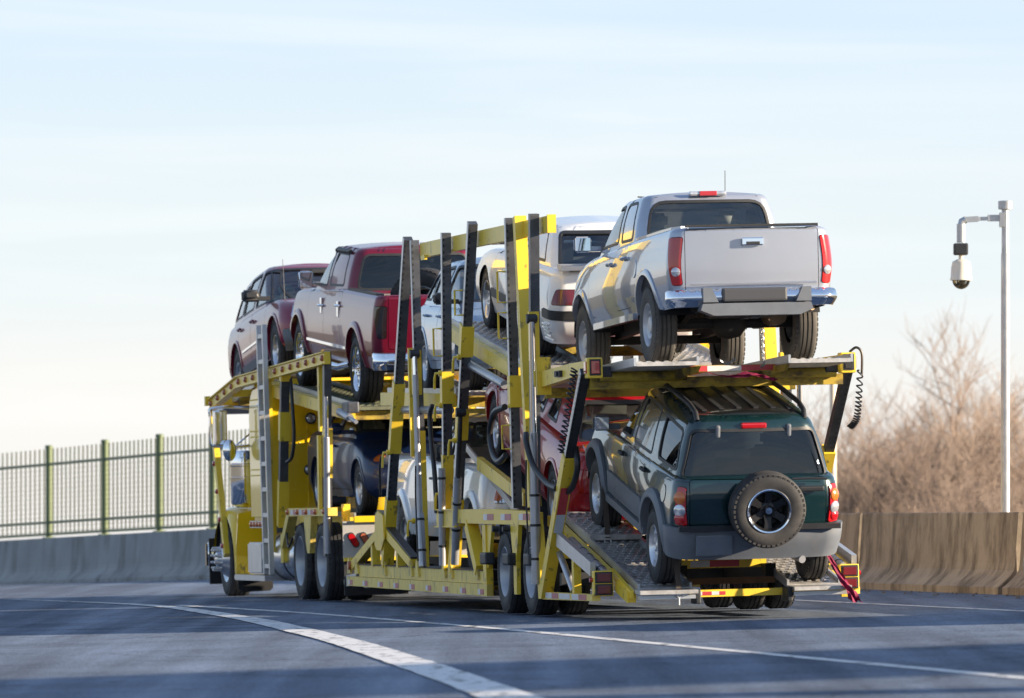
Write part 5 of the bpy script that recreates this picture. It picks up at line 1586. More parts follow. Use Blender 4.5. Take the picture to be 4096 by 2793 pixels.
# cab, hood, grille, bumper
cab_poly = [(15.76, .95), (17.35, .95), (17.35, 1.62), (17.05, 1.70), (16.75, 2.22), (16.60, 2.30), (15.76, 2.34)]
link('cab', extr(cab_poly, -.98, .98, .04), M_YELC, TRC)
MB().prism([(16.1, 1.70), (16.85, 1.70), (16.62, 2.16), (16.1, 2.16)], 'y', .985, .988).build('cab_window', G_DARK, TRC)
MB().prism([(16.1, 1.70), (16.85, 1.70), (16.62, 2.16), (16.1, 2.16)], 'y', -.985, -.988).build('cab_window', G_DARK, TRC)
link('engine_hood', extr([(17.3, .95), (18.95, .85), (18.98, 1.50), (18.5, 1.60), (17.3, 1.68)], -.72, .72, .12), M_YELC, TRC)
MB().box((18.99, 0, 1.15), (.05, 1.0, .72)).build('grille', M_CHR, TRC)
link('front_bumper', rbox((19.05, 0, .5), (.14, 2.4, .36), .04), M_CHR, TRC)
# front fenders
for sg in (1, -1):
    prof = [(18.35 + .0, .62)] + [(17.39 + .66 * math.cos(R(a)) * (1.25 if a < 90 else 1.08), .47 + .62 * math.sin(R(a))) for a in range(8, 181, 12)] + [(16.66, .36)]
    mb = MB(); vs = []
    for (x, z) in prof: vs += [(x, sg * .72, z + .03), (x, sg * 1.16, z + .01), (x, sg * 1.235, z - .03), (x, sg * 1.25, z - .09)]
    mb.add(vs, [(4 * i + j, 4 * i + j + 1, 4 * i + 5 + j, 4 * i + 4 + j) for i in range(len(prof) - 1) for j in range(3)], True)
    fd = mb.build('fender', M_YELC, TRC)
    MB().prism([(sg * .72, .36), (sg * 1.235, .36), (sg * 1.235, .60), (sg * 1.20, 1.02), (sg * 1.0, 1.06), (sg * .72, 1.07)], 'x', 16.62, 16.66).build('fender_back', M_YELC, fd)
    ins = MB(); vs = []
    for (x, z) in prof: vs += [(17.39 + (x - 17.39) * .96, sg * .70, .47 + (z - .47) * .96), (17.39 + (x - 17.39) * .96, sg * 1.22, .47 + (z - .47) * .95)]
    ins.add(vs, [(2 * i, 2 * i + 1, 2 * i + 3, 2 * i + 2) for i in range(len(prof) - 1)], True); ins.build('fender_liner', M_BLK, fd)
    MB().prism([(sg * 1.26, .22), (sg * 1.26, .50), (sg * 1.18, .50), (sg * .82, .40), (sg * .82, .22)], 'x', 16.50, 16.56).build('fender_bracket', M_YEL, fd)
    MB().prism([(sg * 1.24, .22), (sg * .80, .22), (sg * .80, .09), (sg * .84, .055), (sg * 1.18, .045), (sg * 1.24, .09)], 'x', 16.52, 16.54).build('mud_flap', M_PLAS, fd)
    MB().box((18.45, sg * 1.18, .42), (.05, .16, .58)).build('side_step', M_BLK, TRC)
    # air cleaner
    ac = MB().lathe([(0, 1.09), (.10, 1.09), (.12, 1.12), (.155, 1.13), (.165, 1.15), (.165, 1.45), (.172, 1.455), (.172, 1.47), (.165, 1.475), (.165, 1.60), (.178, 1.61), (.178, 1.63), (.165, 1.64), (.165, 1.77), (.15, 1.80), (0, 1.81)], 28, Matrix.Translation((16.95, sg * 1.06, 0)) @ Matrix.Rotation(R(90), 4, 'X')).build('air_cleaner', M_CHR, TRC)
    # mirrors
    mf = MB().tube(smooth([(16.3, sg * .98, 2.30), (16.3, sg * 1.3, 2.33), (16.3, sg * 1.56, 2.32), (16.3, sg * 1.58, 2.22), (16.3, sg * 1.58, 1.95), (16.3, sg * 1.54, 1.86), (16.3, sg * 1.3, 1.85), (16.3, sg * .98, 1.86)], 5), .016, 8).tube([(16.35, sg * .98, 2.08), (16.3, sg * 1.26, 1.86)], .011, 6).build('mirror_bracket', M_CHR, TRC)
    MB().cbox((16.28, sg * 1.46, 2.08), (.09, .17, .44), .02).build('mirror', M_CHR, mf)
    MB().cbox((16.232, sg * 1.455, 2.08), (.008, .125, .37), .003).build('mirror_glass', mat('mirror_glass', (.8, .82, .85), .04, 1.0), mf)
    MB().lathe([(0, .05), (.05, .046), (.085, .03), (.10, .005), (.09, -.04), (0, -.06)], 24, Matrix.Translation((16.1, sg * 1.38, 1.80)) @ Matrix.Rotation(R(90), 4, 'Z') @ Matrix.Diagonal((.85, 1, 1.35, 1))).build('convex_mirror', MATS['mirror_glass'], mf)
    # steps, boxes, tank
    link('battery_box', rbox((15.15, sg * 1.10, .475), (.95, .34, .385), .02), mat('ribbed_aluminium', (.60, .61, .63), .32, .7, var=.08), TRC)
    for k in range(9): MB().box((14.672, sg * 1.10, .31 + k * .036), (.006, .30, .014)).build('box_rib', M_ALUS, TRC)
    MB().prism([(14.5, .20), (16.55, .20), (16.62, .235), (16.55, .268), (14.5, .268)], 'y', sg * .85, sg * 1.27).build('running_board', M_ALUS, TRC)
    tk = MB().lathe([(0, 0), (.26, 0), (.295, .03), (.30, .05), (.30, 1.75), (.295, 1.77), (.26, 1.80), (0, 1.80)], 32, Matrix.Translation((12.95, sg * .93, .50)) @ Matrix.Rotation(R(-90), 4, 'Z')).build('fuel_tank', mat('polished_tank', (.66, .67, .70), .22, .85, var=.06), TRC)
    for x in (13.45, 14.3): MB().lathe([(.303, 0), (.308, 0), (.308, .05), (.303, .05)], 32, Matrix.Translation((x, sg * .93, .50)) @ Matrix.Rotation(R(-90), 4, 'Z')).build('tank_strap', M_DARK, tk)
    # deck rack over cab: rails with marker lamps
    path = [(17.87, 2.39), (15.87, 2.632), (10.15, 2.782)]
    rk = MB()
    for p, q in zip(path[:-1], path[1:]): rk.beam((p[0], sg * 1.27, p[1]), (q[0], sg * 1.27, q[1]), .07, .125)
    rk = rk.build('rack_rail', M_YEL, TRC)
    fl = MB()
    for p, q in zip(path[:-1], path[1:]): fl.beam((p[0], sg * 1.285, p[1] + .066), (q[0], sg * 1.285, q[1] + .066), .10, .012).beam((p[0], sg * 1.285, p[1] - .066), (q[0], sg * 1.285, q[1] - .066), .10, .012)
    fl.build('rail_flange', M_YEL, rk)
    lamps = [17.75, 17.25, 16.75, 16.25] + [15.75 - k * .5 for k in range(12)]
    for x in lamps:
        z = along(path[0], path[1], x) if x > 15.87 else along(path[1], path[2], x)
        MB().lathe([(0, .035), (.026, .030), (.036, .012), (.038, 0)], 14, Matrix.Translation((x, sg * 1.305, z))).build('marker_lamp', M_AMBD, rk)
    MB().beam((17.92, sg * 1.27, 2.36), (17.10, sg * 1.27, .50), .07, .12).build('rack_leg', M_YEL, TRC)
    for z in (2.0, 1.65, 1.3, .95, .62): 
        x = 17.92 - (2.36 - z) * .44; MB().lathe([(0, .03), (.026, .025), (.034, 0)], 12, Matrix.Translation((x + .03, sg * 1.305, z))).build('marker_lamp', M_RED, TRC)
    MB().beam((10.66, sg * 1.25, 2.73), (10.66, sg * 1.25, 1.95), .075, .10).build('rack_post', M_YEL, TRC)
    MB().beam((10.27, sg * 1.25, 2.86), (10.52, sg * 1.25, .52), .085, .11).build('rack_post', M_STEEL, TRC)
    MB().beam((10.36, sg * 1.25, 1.98), (10.42, sg * 1.25, 1.42), .10, .125).build('post_sleeve', M_YEL, TRC)
    MB().beam((10.45, sg * 1.33, 1.90), (10.50, sg * 1.33, 1.06), .04, .09).build('post_plate', M_YEL, TRC)
    MB().tube([(10.12, sg * 1.30, 2.34), (10.16, sg * 1.30, 1.85)], .024, 10).build('piston_rod', M_CHR, TRC)
    MB().tube([(10.16, sg * 1.30, 1.88), (10.27, sg * 1.30, .55)], .036, 14).build('hydraulic_cylinder', M_CYL, TRC)
    MB().beam((12.93, sg * 1.25, 2.66), (13.33, sg * 1.25, .90), .10, .10).build('rack_post', M_STEEL, TRC)
    MB().beam((13.02, sg * 1.25, 2.22), (13.09, sg * 1.25, 1.88), .125, .125).build('post_sleeve', M_YEL, TRC)
    MB().beam((13.21, sg * 1.25, 1.40), (13.35, sg * 1.25, .86), .12, .12).build('post_sleeve', M_YEL, TRC)
    MB().beam((12.92, sg * 1.25, 2.72), (12.94, sg * 1.25, 2.58), .12, .12).build('post_sleeve', M_YEL, TRC)
    MB().beam((14.05, sg * 1.25, 2.62), (14.05, sg * 1.25, .55), .07, .11).build('rack_post', M_YEL, TRC)
    hose(TRC, [(12.9, sg * 1.19, 2.62), (12.75, sg * 1.2, 2.2), (12.72, sg * 1.2, 1.9), (12.78, sg * 1.22, 1.68), (12.95, sg * 1.25, 1.62)], .022)
    # drive-axle fender frame
    fr = MB().prism([(13.22, .66), (12.66, 1.075), (10.13, 1.075), (10.13, .98), (12.60, .98), (13.10, .60)], 'y', sg * 1.20, sg * 1.31).build('fender_frame', M_YELW, TRC)
    for x in (12.4, 11.85, 11.3): 
        MB().box((x, sg * 1.3115, 1.025), (.16, .003, .06)).build('reflector', M_REFW, fr); MB().box((x - .26, sg * 1.3115, 1.025), (.30, .003, .06)).build('reflector', M_REFP, fr)
    for x in (12.62, 12.0, 11.45, 10.88, 10.35): MB().lathe([(0, .035), (.026, .028), (.036, 0)], 12, Matrix.Translation((x, sg * 1.31, 1.03))).build('marker_lamp', M_AMB, fr)
    MB().prism([(11.72, .98), (11.25, .98), (11.34, .66), (11.38, .55), (11.52, .55), (11.60, .66)], 'y', sg * 1.22, sg * 1.30).build('fender_leg', M_YELW, fr)
    MB().box((13.25, sg * 1.22, .60), (.16, .12, .34)).build('frame_foot', M_YEL, fr)
    hose(TRC, [(12.9, sg * 1.28, .95), (12.85, sg * 1.29, .75), (12.7, sg * 1.3, .62), (12.55, sg * 1.28, .72)], .014, name='air_line')
    # mudguard panel with tail lamps behind the drive axles
    MB().box((9.98, sg * .80, .28), (.02, .74, .42)).build('mud_flap', M_PLAS, TRC)
mp_ = MB().box((9.96, 0, .70), (.015, 2.36, .40)).box((9.95, 0, .905), (.03, 2.36, .02)).box((9.95, 0, .505), (.05, 2.36, .03)).build('tail_panel', mat('dented_aluminium_panel', (.52, .50, .47), .42, .45, var=.12, vscale=2, bump=.2, bscale=4), TRC)
for sg in (1, -1):
    for yy, m in ((1.06, M_RED), (.92, M_AMBD)):
        poly = []
        for k in range(24):
            a_ = 2 * math.pi * k / 24; u, v = .034 * math.cos(a_), .034 * math.sin(a_) + (.045 if math.sin(a_) > 0 else -.045)
            c_, s_ = math.cos(R(32)), math.sin(R(32)); poly.append((sg * yy + u * c_ + v * s_, .70 - u * s_ + v * c_))
        fr_ = [(sg * yy + (p[0] - sg * yy) * 1.22, .70 + (p[1] - .70) * 1.22) for p in poly]
        MB().prism(fr_, 'x', 9.952, 9.935).build('lamp_frame', M_PLAS, mp_)
        MB().prism(poly, 'x', 9.945, 9.928).build('tail_lamp', m, mp_)
MB().beam((9.93, -1.15, .935), (9.93, 1.05, .935), .06, .07, (1, 0, 0)).build('deck_cross_beam', mat('plain_yellow_beam', (.75, .52, .004), .45, var=.15), TRC)  # purer yellow than the frame paint, without its dirt
MB().beam((9.93, -1.18, .48), (9.93, 1.18, .48), .05, .04, (1, 0, 0)).build('panel_beam', M_YEL, TRC)
MB().beam((17.9, -1.36, 2.44), (17.9, 1.36, 2.44), .09, .12, (1, 0, 0)).build('rack_front_beam', M_YEL, TRC)
for x in (16.5, 15.0): MB().beam((x, -1.25, along((17.87, 2.39), (15.87, 2.632), x) - .05 if x > 15.87 else 2.60), (x, 1.25, along((17.87, 2.39), (15.87, 2.632), x) - .05 if x > 15.87 else 2.60), .09, .09, (1, 0, 0)).build('rack_cross_beam', M_YEL, TRC)
# ladder
ld = empty('ladder', 'aluminium ladder strapped upright beside the yellow sleeper', 'ladder', FC @ Matrix.Translation((13.66, 1.37, .29)))
for dx in (.19, -.19): MB().beam((dx, 0, 0), (dx + .10, 0, 2.98), .055, .06).build('stile', M_ALUS, ld)
for k in range(10): MB().beam((.19 + .0035 * k * 2.8, 0, .10 + k * .305), (-.19 + .0035 * k * 2.8, 0, .10 + k * .305), .045, .05).build('rung', M_ALUS, ld)
# wheels and axles
wheel_meshes('w_drive', .452, .255, .30, 'dual', 0)
wheel_meshes('w_steer', .468, .28, .30, 'steer', 0)
for x in (12.14, 10.79):
    for sg in (1, -1):
        for yc in (1.15, .84): put_wheel(TRC, 'w_drive', (x, sg * yc, .455), (sg > 0) if yc > 1 else (sg < 0), x, None, MATS['dull_truck_wheel'])
    MB().tube([(x, -.85, .455), (x, .85, .455)], .08, 12).build('axle', M_BLK, TRC)
for sg in (1, -1): put_wheel(TRC, 'w_steer', (17.39, sg * 1.10, .455), sg > 0, .3, None, MATS['polished_tank'])
MB().beam((19.0, .42, .78), (9.6, .42, .74), .09, .25).beam((19.0, -.42, .78), (9.6, -.42, .74), .09, .25).build('chassis_rail', M_BLK, TRC)
MB().beam((10.2, 0, .38), (8.1, 0, .34), .8, .16).build('stinger', M_DARK, TRC)
MB().beam((10.1, .95, .24), (9.2, 1.05, .22), .05, .12).build('stinger_arm', M_ALUS, TRC)
MB().beam((17.39, -1.0, .42), (17.39, 1.0, .42), .1, .1, (1, 0, 0)).build('axle', M_BLK, TRC)
# decks on the tractor
a, b = (18.45, 2.39), (15.80, 2.66); deck(TRC, 19.1, along(a, b, 19.1), 15.2, along(a, b, 15.2), rail=False, cross=(.5,), m=M_DARK, cl=False)
a, b = (10.52, 2.27), (14.0, 2.535); deck(TRC, 9.75, along(a, b, 9.75), 14.9, along(a, b, 14.9), m=mat('dirty_green_runway', (.16, .17, .11), .6, .3, var=.3, vscale=10), ry=1.08, cross=(.03, .5, .95))
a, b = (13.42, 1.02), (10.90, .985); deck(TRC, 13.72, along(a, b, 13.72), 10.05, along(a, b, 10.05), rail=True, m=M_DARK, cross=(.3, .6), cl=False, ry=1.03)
for sg in (1, -1):
    MB().cbox((9.62, sg * 1.12, 2.20), (.35, .14, .13), .02).build('deck_end_block', M_STEEL, TRC)
    MB().tube([(9.95, sg * 1.18, 2.16), (9.35, sg * 1.18, 2.08)], .045, 12).tube([(9.38, sg * 1.18, 2.085), (9.0, sg * 1.18, 2.03)], .024, 10).build('adjusting_shaft', M_CYL, TRC)
    MB().tube([(11.7, sg * 1.10, .98 + .16), (11.7, sg * .8, .98 + .16)], .06, 12).build('wheel_chock_roller', M_DARK, TRC)
    MB().box((10.35, sg * 1.06, 1.0), (.10, .085, .22)).build('deck_post', M_YEL, TRC)
# ---------------------------------------------------------------- the nine loaded cars
P_SIL = paint('silver_metallic_paint', (0.37, 0.40, 0.47), 0.45, 0.26)
P_GRN = paint('dark_green_metallic_paint', (0.006, 0.028, 0.032), 0.3, 0.26)
P_MAR = paint('maroon_pearl_paint', (0.16, 0.003, 0.022), 0.3, 0.3, 0.6)
P_RED = paint('wine_red_paint', (0.20, 0.004, 0.03), 0.25, 0.3, 0.6)
P_RED2 = paint('bright_red_metallic_paint', (0.38, 0.004, 0.014), 0.2, 0.3, 0.7)
P_WHT = paint('white_paint', (0.71, 0.72, 0.73), 0.0, 0.35)
P_WHT2 = paint('cold_white_paint', (0.78, 0.80, 0.83), 0.0, 0.3)
P_BLU = paint('ice_blue_metallic_paint', (0.24, 0.33, 0.45), 0.5, 0.35)
P_NAV = paint('dark_navy_paint', (0.006, 0.022, 0.085), 0.1, 0.35, 0.3)
M_ANT = mat('antenna_metal', (0.08, 0.08, 0.085), 0.4, 0.6)

def quad(x0, x1, z0, z1): return [(x0, z0), (x1, z0), (x1, z1), (x0, z1)]
def antenna(T, x, y, z, h, lean=0.1): MB().tube([(x, y, z), (x - lean * h, y, z + h)], [0.006, 0.004], 6).build('antenna', M_ANT, T)
def plate_box(T, name, c, d, m, b=0.012): return MB().cbox(c, d, b).build(name, m, T)

# -- silver extended-cab pickup on the top rear deck
S = dict(paint=P_SIL, drop=0.065, W=0.80, r=0.362, ra=0.44, tw=0.22, rim=0.205, wkey='w_silver', wstyle='steel', zb=0.40,
         xr=[(0, -0.95), (.25, -1.02), (1, -1.04)], xf=[(0, .66), (.3, .76), (.7, .74), (1, .66)],
         w=[(0, .735), (.25, .775), (.5, .79), (.82, .765), (1, .735)], rr=.12, rf=.3, bowR=.04, bowF=.2,
         top=[(-.5, 1.12), (.22, 1.12), (.5, 1.10), (.86, 1.08), (1.0, 1.06), (1.27, .93)], fil=.05,
         gh=dict(base=(.215, .885), roof=(.245, .60), z0=1.02, zr=1.545, w0=.735, w1=.60, fil=.06, crown=.03, seam=.452, rr=.10, bowR=.05),
         wins=[dict(p=[(.475, 1.135), (.815, 1.135), (.645, 1.47), (.48, 1.485)], r=.05), dict(p=[(.29, 1.135), (.43, 1.135), (.435, 1.485), (.315, 1.485)], r=.05)],
         rear_window=dict(p=[(-.60, 1.09), (.60, 1.09), (.53, 1.475), (-.53, 1.475)], r=.13, m=G_CLEAR),
         windshield=dict(p=[(-.60, 1.14), (.60, 1.14), (.50, 1.47), (-.50, 1.47)], m=G_CLEAR),
         doors=[(.46, .855, .50), (.245, .447, .50)], handle=P_SIL, hdz=.16,
         panels=[('tailgate', 'rear', quad(-.615, .615, .545, 1.105), P_SIL, 0.0),
                 ('taillight', 'corner', [('y', .645, .60), ('x', -.945, .60), ('x', -.91, 1.03), ('y', .632, 1.03)], M_RED, 0.008),
                 ('headlight', 'fcorner', [('y', .45, .72), ('x', .52, .74), ('x', .46, .92), ('y', .42, .92)], M_CLR, 0.006)],
         bed=True, railm=P_SIL, lip=(.055, .022, P_SIL), mir=dict(x=.80, z=1.19, m=P_SIL, w=.185, h=.165, s=.06), seats=[.50], seatm=M_SEAT, zseat=.80,
         tyrem=M_RUBD, rimm=mat('grey_steel_wheel', (0.5, 0.5, 0.52), 0.4, 0.6))
T, sh, gs, wb = build_car('silver_pickup', 'silver extended-cab pickup on the top deck at the rear, tailgate facing the viewer', 'pickup', FT, (-4.55, 2.335), (-1.60, 2.265), S)
# tailgate details
tg = [c for c in T.children if c.name.startswith('tailgate')][0]
MB().cbox((-1.062, 0.0, .98), (.03, .20, .075), .012).build('handle_bezel', M_CHR, tg)
MB().cbox((-1.075, 0.0, .965), (.012, .13, .028), .006).build('handle_pocket', M_PLAS, tg)
MB().tube([(-1.055, -.58, .605), (-1.058, 0, .60), (-1.055, .58, .605)], .012, 6).build('lower_crease', P_SIL, tg)
MB().beam((-1.03, -.61, 1.128), (-1.03, .61, 1.128), .06, .02, (1, 0, 0)).build('top_cap', M_PLAS, tg)
for lf in (1, -1):
    for z, rr_ in ((.72, .042),):
        q, t = sh.rear(lf * .70, z); p = sh.off(q, t, .012); n = sh.nrm(q, t)
        MB().lathe([(0, .012), (rr_ * .6, .010), (rr_, 0), (rr_, -.01)], 18, Matrix.Translation(p) @ n.to_track_quat('Y', 'Z').to_matrix().to_4x4()).build('reverse_lamp', M_CLR, T)
# chrome step bumper
bs = Shell([(0, -1.10), (.5, -1.16), (1, -1.12)], [(0, 1), (1, 1)], [(0, .765), (.5, .795), (1, .785)], .16, .2, .07, .1, 0, .40, [(-3, .555), (3, .555)], .02)
def wrapp(s_, x1, t0, t1, y0=None):
    qa_ = s_.side(x1, (s_.zb + s_.zt(0)) / 2)[0]; return dens([(-qa_, t0), (qa_, t0), (qa_, t1), (-qa_, t1)], .06)
bp = link('rear_bumper', panel(bs, wrapp(bs, -.93, 0, 1), [], 0, .05), M_CHR, T)
link('bumper_top', cap_mesh(bs, -9, -.95, 0.0, 'bumper_top'), M_CHR, bp)
plate_box(T, 'licence_recess', (-1.150, 0.02, .495), (.07, .60, .125), mat('shaded_recess_grey', (.05, .052, .06), .5), .02)  # shade of the bumper recess put into a dark grey block
MB().prism([(-.50, .42), (.50, .42), (.52, .36), (.40, .31), (-.40, .31), (-.52, .36)], 'x', -1.02, -1.17).build('bumper_valance', M_GREYP, T)
MB().prism([(.36, .43), (.50, .43), (.50, .56), (.42, .56)], 'x', -1.10, -1.19).build('bumper_corner_pad', M_GREYP, T)
MB().prism([(-.36, .43), (-.50, .43), (-.50, .56), (-.42, .56)], 'x', -1.10, -1.19).build('bumper_corner_pad', M_GREYP, T)
MB().cbox((-1.155, .18, .50), (.05, .05, .06), .01).build('plate_lamp', M_BLK, T)
mb = MB().beam((-1.02, 0, .33), (-.6, 0, .33), .06, .06); mb.box((-1.05, 0, .33), (.10, .085, .085)); mb.build('tow_hitch', M_DARK, T)
ub = MB()
for yy in (.42, -.42): ub.beam((-1.0, yy, .42), (-.55, yy, .43), .07, .12).beam((-.55, yy, .43), (-.1, yy, .55), .07, .12).beam((-.1, yy, .55), (.6, yy, .42), .07, .12).beam((.6, yy, .42), (2.9, yy, .36), .07, .12)
ub.build('chassis_rail', M_BLK, T)
MB().lathe([(0, -.62), (.045, -.62), (.05, -.16), (.13, -.10), (.15, 0), (.13, .10), (.05, .16), (.045, .62), (0, .62)], 18, Matrix.Translation((0, 0, .30))).build('rear_axle', M_BLK, T)
MB().cbox((-.55, 0.0, .40), (.55, .62, .15), .05).build('spare_wheel_tray', M_BLK, T)
MB().tube([(1.6, -.30, .34), (.6, -.32, .33), (.45, -.34, .34)], .035, 8).tube([(.45, -.36, .36), (-.25, -.40, .36)], .10, 12).tube([(-.25, -.44, .38), (-.7, -.62, .40)], .035, 8).build('exhaust', mat('rusty_exhaust', (.16, .11, .07), .6, .5, var=.3), T)
MB().cbox((.95, .22, .40), (.75, .34, .22), .05).build('fuel_tank', mat('dusty_tank', (.13, .10, .07), .7, 0, var=.3), T)
for yy in (.35, -.35): MB().beam((-.62, yy * 1.25, .45), (-.05, yy * 1.25, .31), .06, .025).beam((-.05, yy * 1.25, .31), (.62, yy * 1.25, .42), .06, .025).tube([(-.15, yy, .38), (-.32, yy * .8, .62)], .03, 8).build('leaf_spring', M_BLK, T)
for sg in (1, -1):
    MB().beam((.55, sg * .745, .405), (2.35, sg * .745, .405), .07, .06).build('sill', P_SIL, T)
# high brake lamp on the cab
xx = gs.pt(0, .93).x
MB().cbox((xx - .005, 0, 1.545), (.05, .36, .045), .018).build('cab_lamp', M_CLR, T)
MB().cbox((xx - .012, 0, 1.545), (.05, .165, .043), .006).build('brake_lamp', M_RED, T)
for yy in (.475, -.475): MB().beam((gs.pt(0, .97).x + .02, yy, 1.515), (1.6, yy * .98, 1.585), .018, .012).build('roof_seam', M_PLAS, T)
antenna(T, 2.75, -.62, 1.05, .85, 0.12)
q, t = sh.side(-.06, .93); p = sh.pt(*sh.side(-.02, 1.0))
MB().lathe([(0, .004), (.085, .004), (.088, -.004)], 24, Matrix.Translation(sh.pt(*sh.side(.42, .84))) @ sh.nrm(*sh.side(.42, .84)).to_track_quat('Y', 'Z').to_matrix().to_4x4()).build('fuel_door', P_SIL, T)

# -- dark green off-road car on the lowered rear ramp
S = dict(paint=P_GRN, W=0.83, r=0.345, ra=0.43, tw=0.21, rim=0.20, wkey='w_green', wstyle='fat', ns=5, zb=0.365,
         xr=[(0, -.74), (.3, -.80), (.75, -.80), (1, -.76)], xf=[(0, .55), (.3, .68), (.7, .66), (1, .55)],
         w=[(0, .765), (.3, .80), (.6, .805), (.85, .785), (1, .755)], rr=.16, rf=.25, bowR=.05, bowF=.15,
         top=[(-.5, 1.105), (.3, 1.085), (.80, 1.045), (1.0, 1.02), (1.25, .96)], fil=.045,
         gh=dict(base=(-.262, .83), roof=(-.195, .55), z0=.99, zr=1.63, w0=.765, w1=.57, fil=.10, crown=.035, seam=.485, bowR=.05, rr=.13, topw=[(-.5, 1.595), (0, 1.63), (.5, 1.63), (1, 1.60)]),
         wins=[dict(p=[(.515, 1.11), (.745, 1.095), (.56, 1.52), (.50, 1.53)], r=.05), dict(p=[(.165, 1.125), (.455, 1.11), (.455, 1.53), (.205, 1.53)], r=.05), dict(p=[(-.19, 1.135), (.07, 1.135), (.115, 1.51), (-.135, 1.48)], r=.06, m=G_DARK)],
         rear_window=dict(p=[(-.685, 1.065), (.685, 1.065), (.565, 1.50), (-.565, 1.50)], r=.07, m=G_DARK),
         windshield=dict(p=[(-.62, 1.10), (.62, 1.10), (.48, 1.53), (-.48, 1.53)]),
         doors=[(.50, .80, .45), (.13, .485, .45)], handle=M_PLAS, hdz=.12,
         panels=[('rear_bumper', 'wrapR', (-.52, .37, .655), M_GREYP, 0.045),
                 ('liftgate', 'rear', quad(-.63, .63, .67, 1.085), P_GRN, 0.0),
                 ('taillight', 'corner', [('y', .65, .68), ('x', -.70, .68), ('x', -.68, 1.02), ('y', .66, 1.02)], M_RED, 0.014),
                 ('door_cladding', 'side', [(.20, .485), (.775, .485), (.775, .69), (.20, .69)], M_GREYP, 0.016)],
         cut=dict(door_cladding=False), sealm=M_PLAS, lip=(.085, .05, M_GREYP), mir=dict(x=.745, z=1.155, m=M_GREYP, w=.17, h=.16, s=.07), seats=[.47, .12], zseat=.74,
         roofm=mat('black_roof_paint', (0.010, 0.012, 0.012), 0.35, 0.1, 0.8), hcrown=.05)
T, sh, gs, wb = build_car('green_off_road_car', 'dark green off-road car with rear spare wheel on the lower rear ramp', 'suv', FT, (-4.50, .335), (-1.98, .825), S, y=-.03)
wheel_meshes('w_spare', .345, .20, .20, 'fat', 6, 0.07)
MB_hub = MB().tube([(-.84, -.035, .85), (-1.0, -.035, .85)], .07, 12).build('spare_mount', M_BLK, T)
sp = put_wheel(T, 'w_spare', (-.965, -.035, .85), True, 0.5, M_RUB, mat('black_alloy', (.03, .03, .033), .35, .6), name='spare_wheel')
sp.matrix_local = Matrix.Translation((-.975, -.035, .85)) @ Matrix.Rotation(R(90), 4, 'Z')
MB().lathe([(.205, .098), (.198, .106), (.186, .10), (.184, .09)], 44).build('rim_lip', M_CHR, sp)
MB().lathe([(0, .075), (.03, .074), (.034, .06)], 16).build('hub_cap', M_CHR, sp)
for lf in (1, -1):
    for z, rr_, m in ((.925, .058, M_AMB), (.81, .058, M_CLR), (.735, .05, M_RED)):
        q, t = sh.rear(lf * .715, z); p = sh.off(q, t, .018); n = sh.nrm(q, t)
        MB().lathe([(0, .012), (rr_ * .7, .009), (rr_, -.003), (rr_, -.02)], 20, Matrix.Translation(p) @ n.to_track_quat('Y', 'Z').to_matrix().to_4x4()).build('lamp', m, T)
lid = MB().beam((-.845, -.75, .66), (-.845, .75, .66), .05, .045, (1, 0, 0)).build('bumper_step', M_PLAS, T)
plate_box(T, 'licence_recess', (-.852, .42, .505), (.02, .34, .19), M_GREYP, .01)
plate_box(T, 'gate_handle', (-.815, -.48, 1.0), (.04, .24, .05), M_PLAS, .016)
xx = gs.pt(0, .90).x
MB().cbox((xx - .01, .0, 1.54), (.05, .24, .05), .016).build('brake_lamp', M_RED, T)
for yy in (.33, -.33): MB().cbox((xx - .005, yy, 1.49), (.05, .045, .115), .018).build('window_hinge', M_GREYP, T)
for k in range(6):
    yy = -.40 + k * .16
    MB().beam((gs.pt(0, 1).x + .12, yy, gs.zt(0) + .033 * (1 - (yy / .5) ** 2)), (fx0 := 1.35, yy, gs.zt(1.0) + .036 * (1 - (yy / .5) ** 2)), .045, .012).build('roof_rib', M_PLAS, T)
for sg in (1, -1):
    MB().tube([(-.42, sg * .50, 1.575), (-.36, sg * .505, 1.645), (-.15, sg * .51, 1.68), (.5, sg * .51, 1.69), (1.15, sg * .51, 1.68), (1.3, sg * .50, 1.62)], .024, 8).build('roof_rail', M_PLAS, T)
    MB().beam((.40, sg * .785, .41), (2.12, sg * .785, .41), .05, .07).build('sill_trim', M_GREYP, T)
    for lf in (1,):
        p = sh.pt(*sh.side(-.33, .90, sg > 0)); n = sh.nrm(*sh.side(-.33, .90, sg > 0))
        if sg > 0: MB().lathe([(0, .004), (.082, .004), (.085, -.004)], 24, Matrix.Translation(p) @ n.to_track_quat('Y', 'Z').to_matrix().to_4x4()).build('fuel_door', P_GRN, T)
MB().tube([(-.83, -.30, 1.095), (-.835, -.45, 1.10), (-.83, -.62, 1.092)], .012, 6).build('rear_wiper', M_PLAS, T)
MB().tube([(-.3, -.3, .36), (-.78, -.42, .34)], .035, 10).build('exhaust', M_CYL, T)

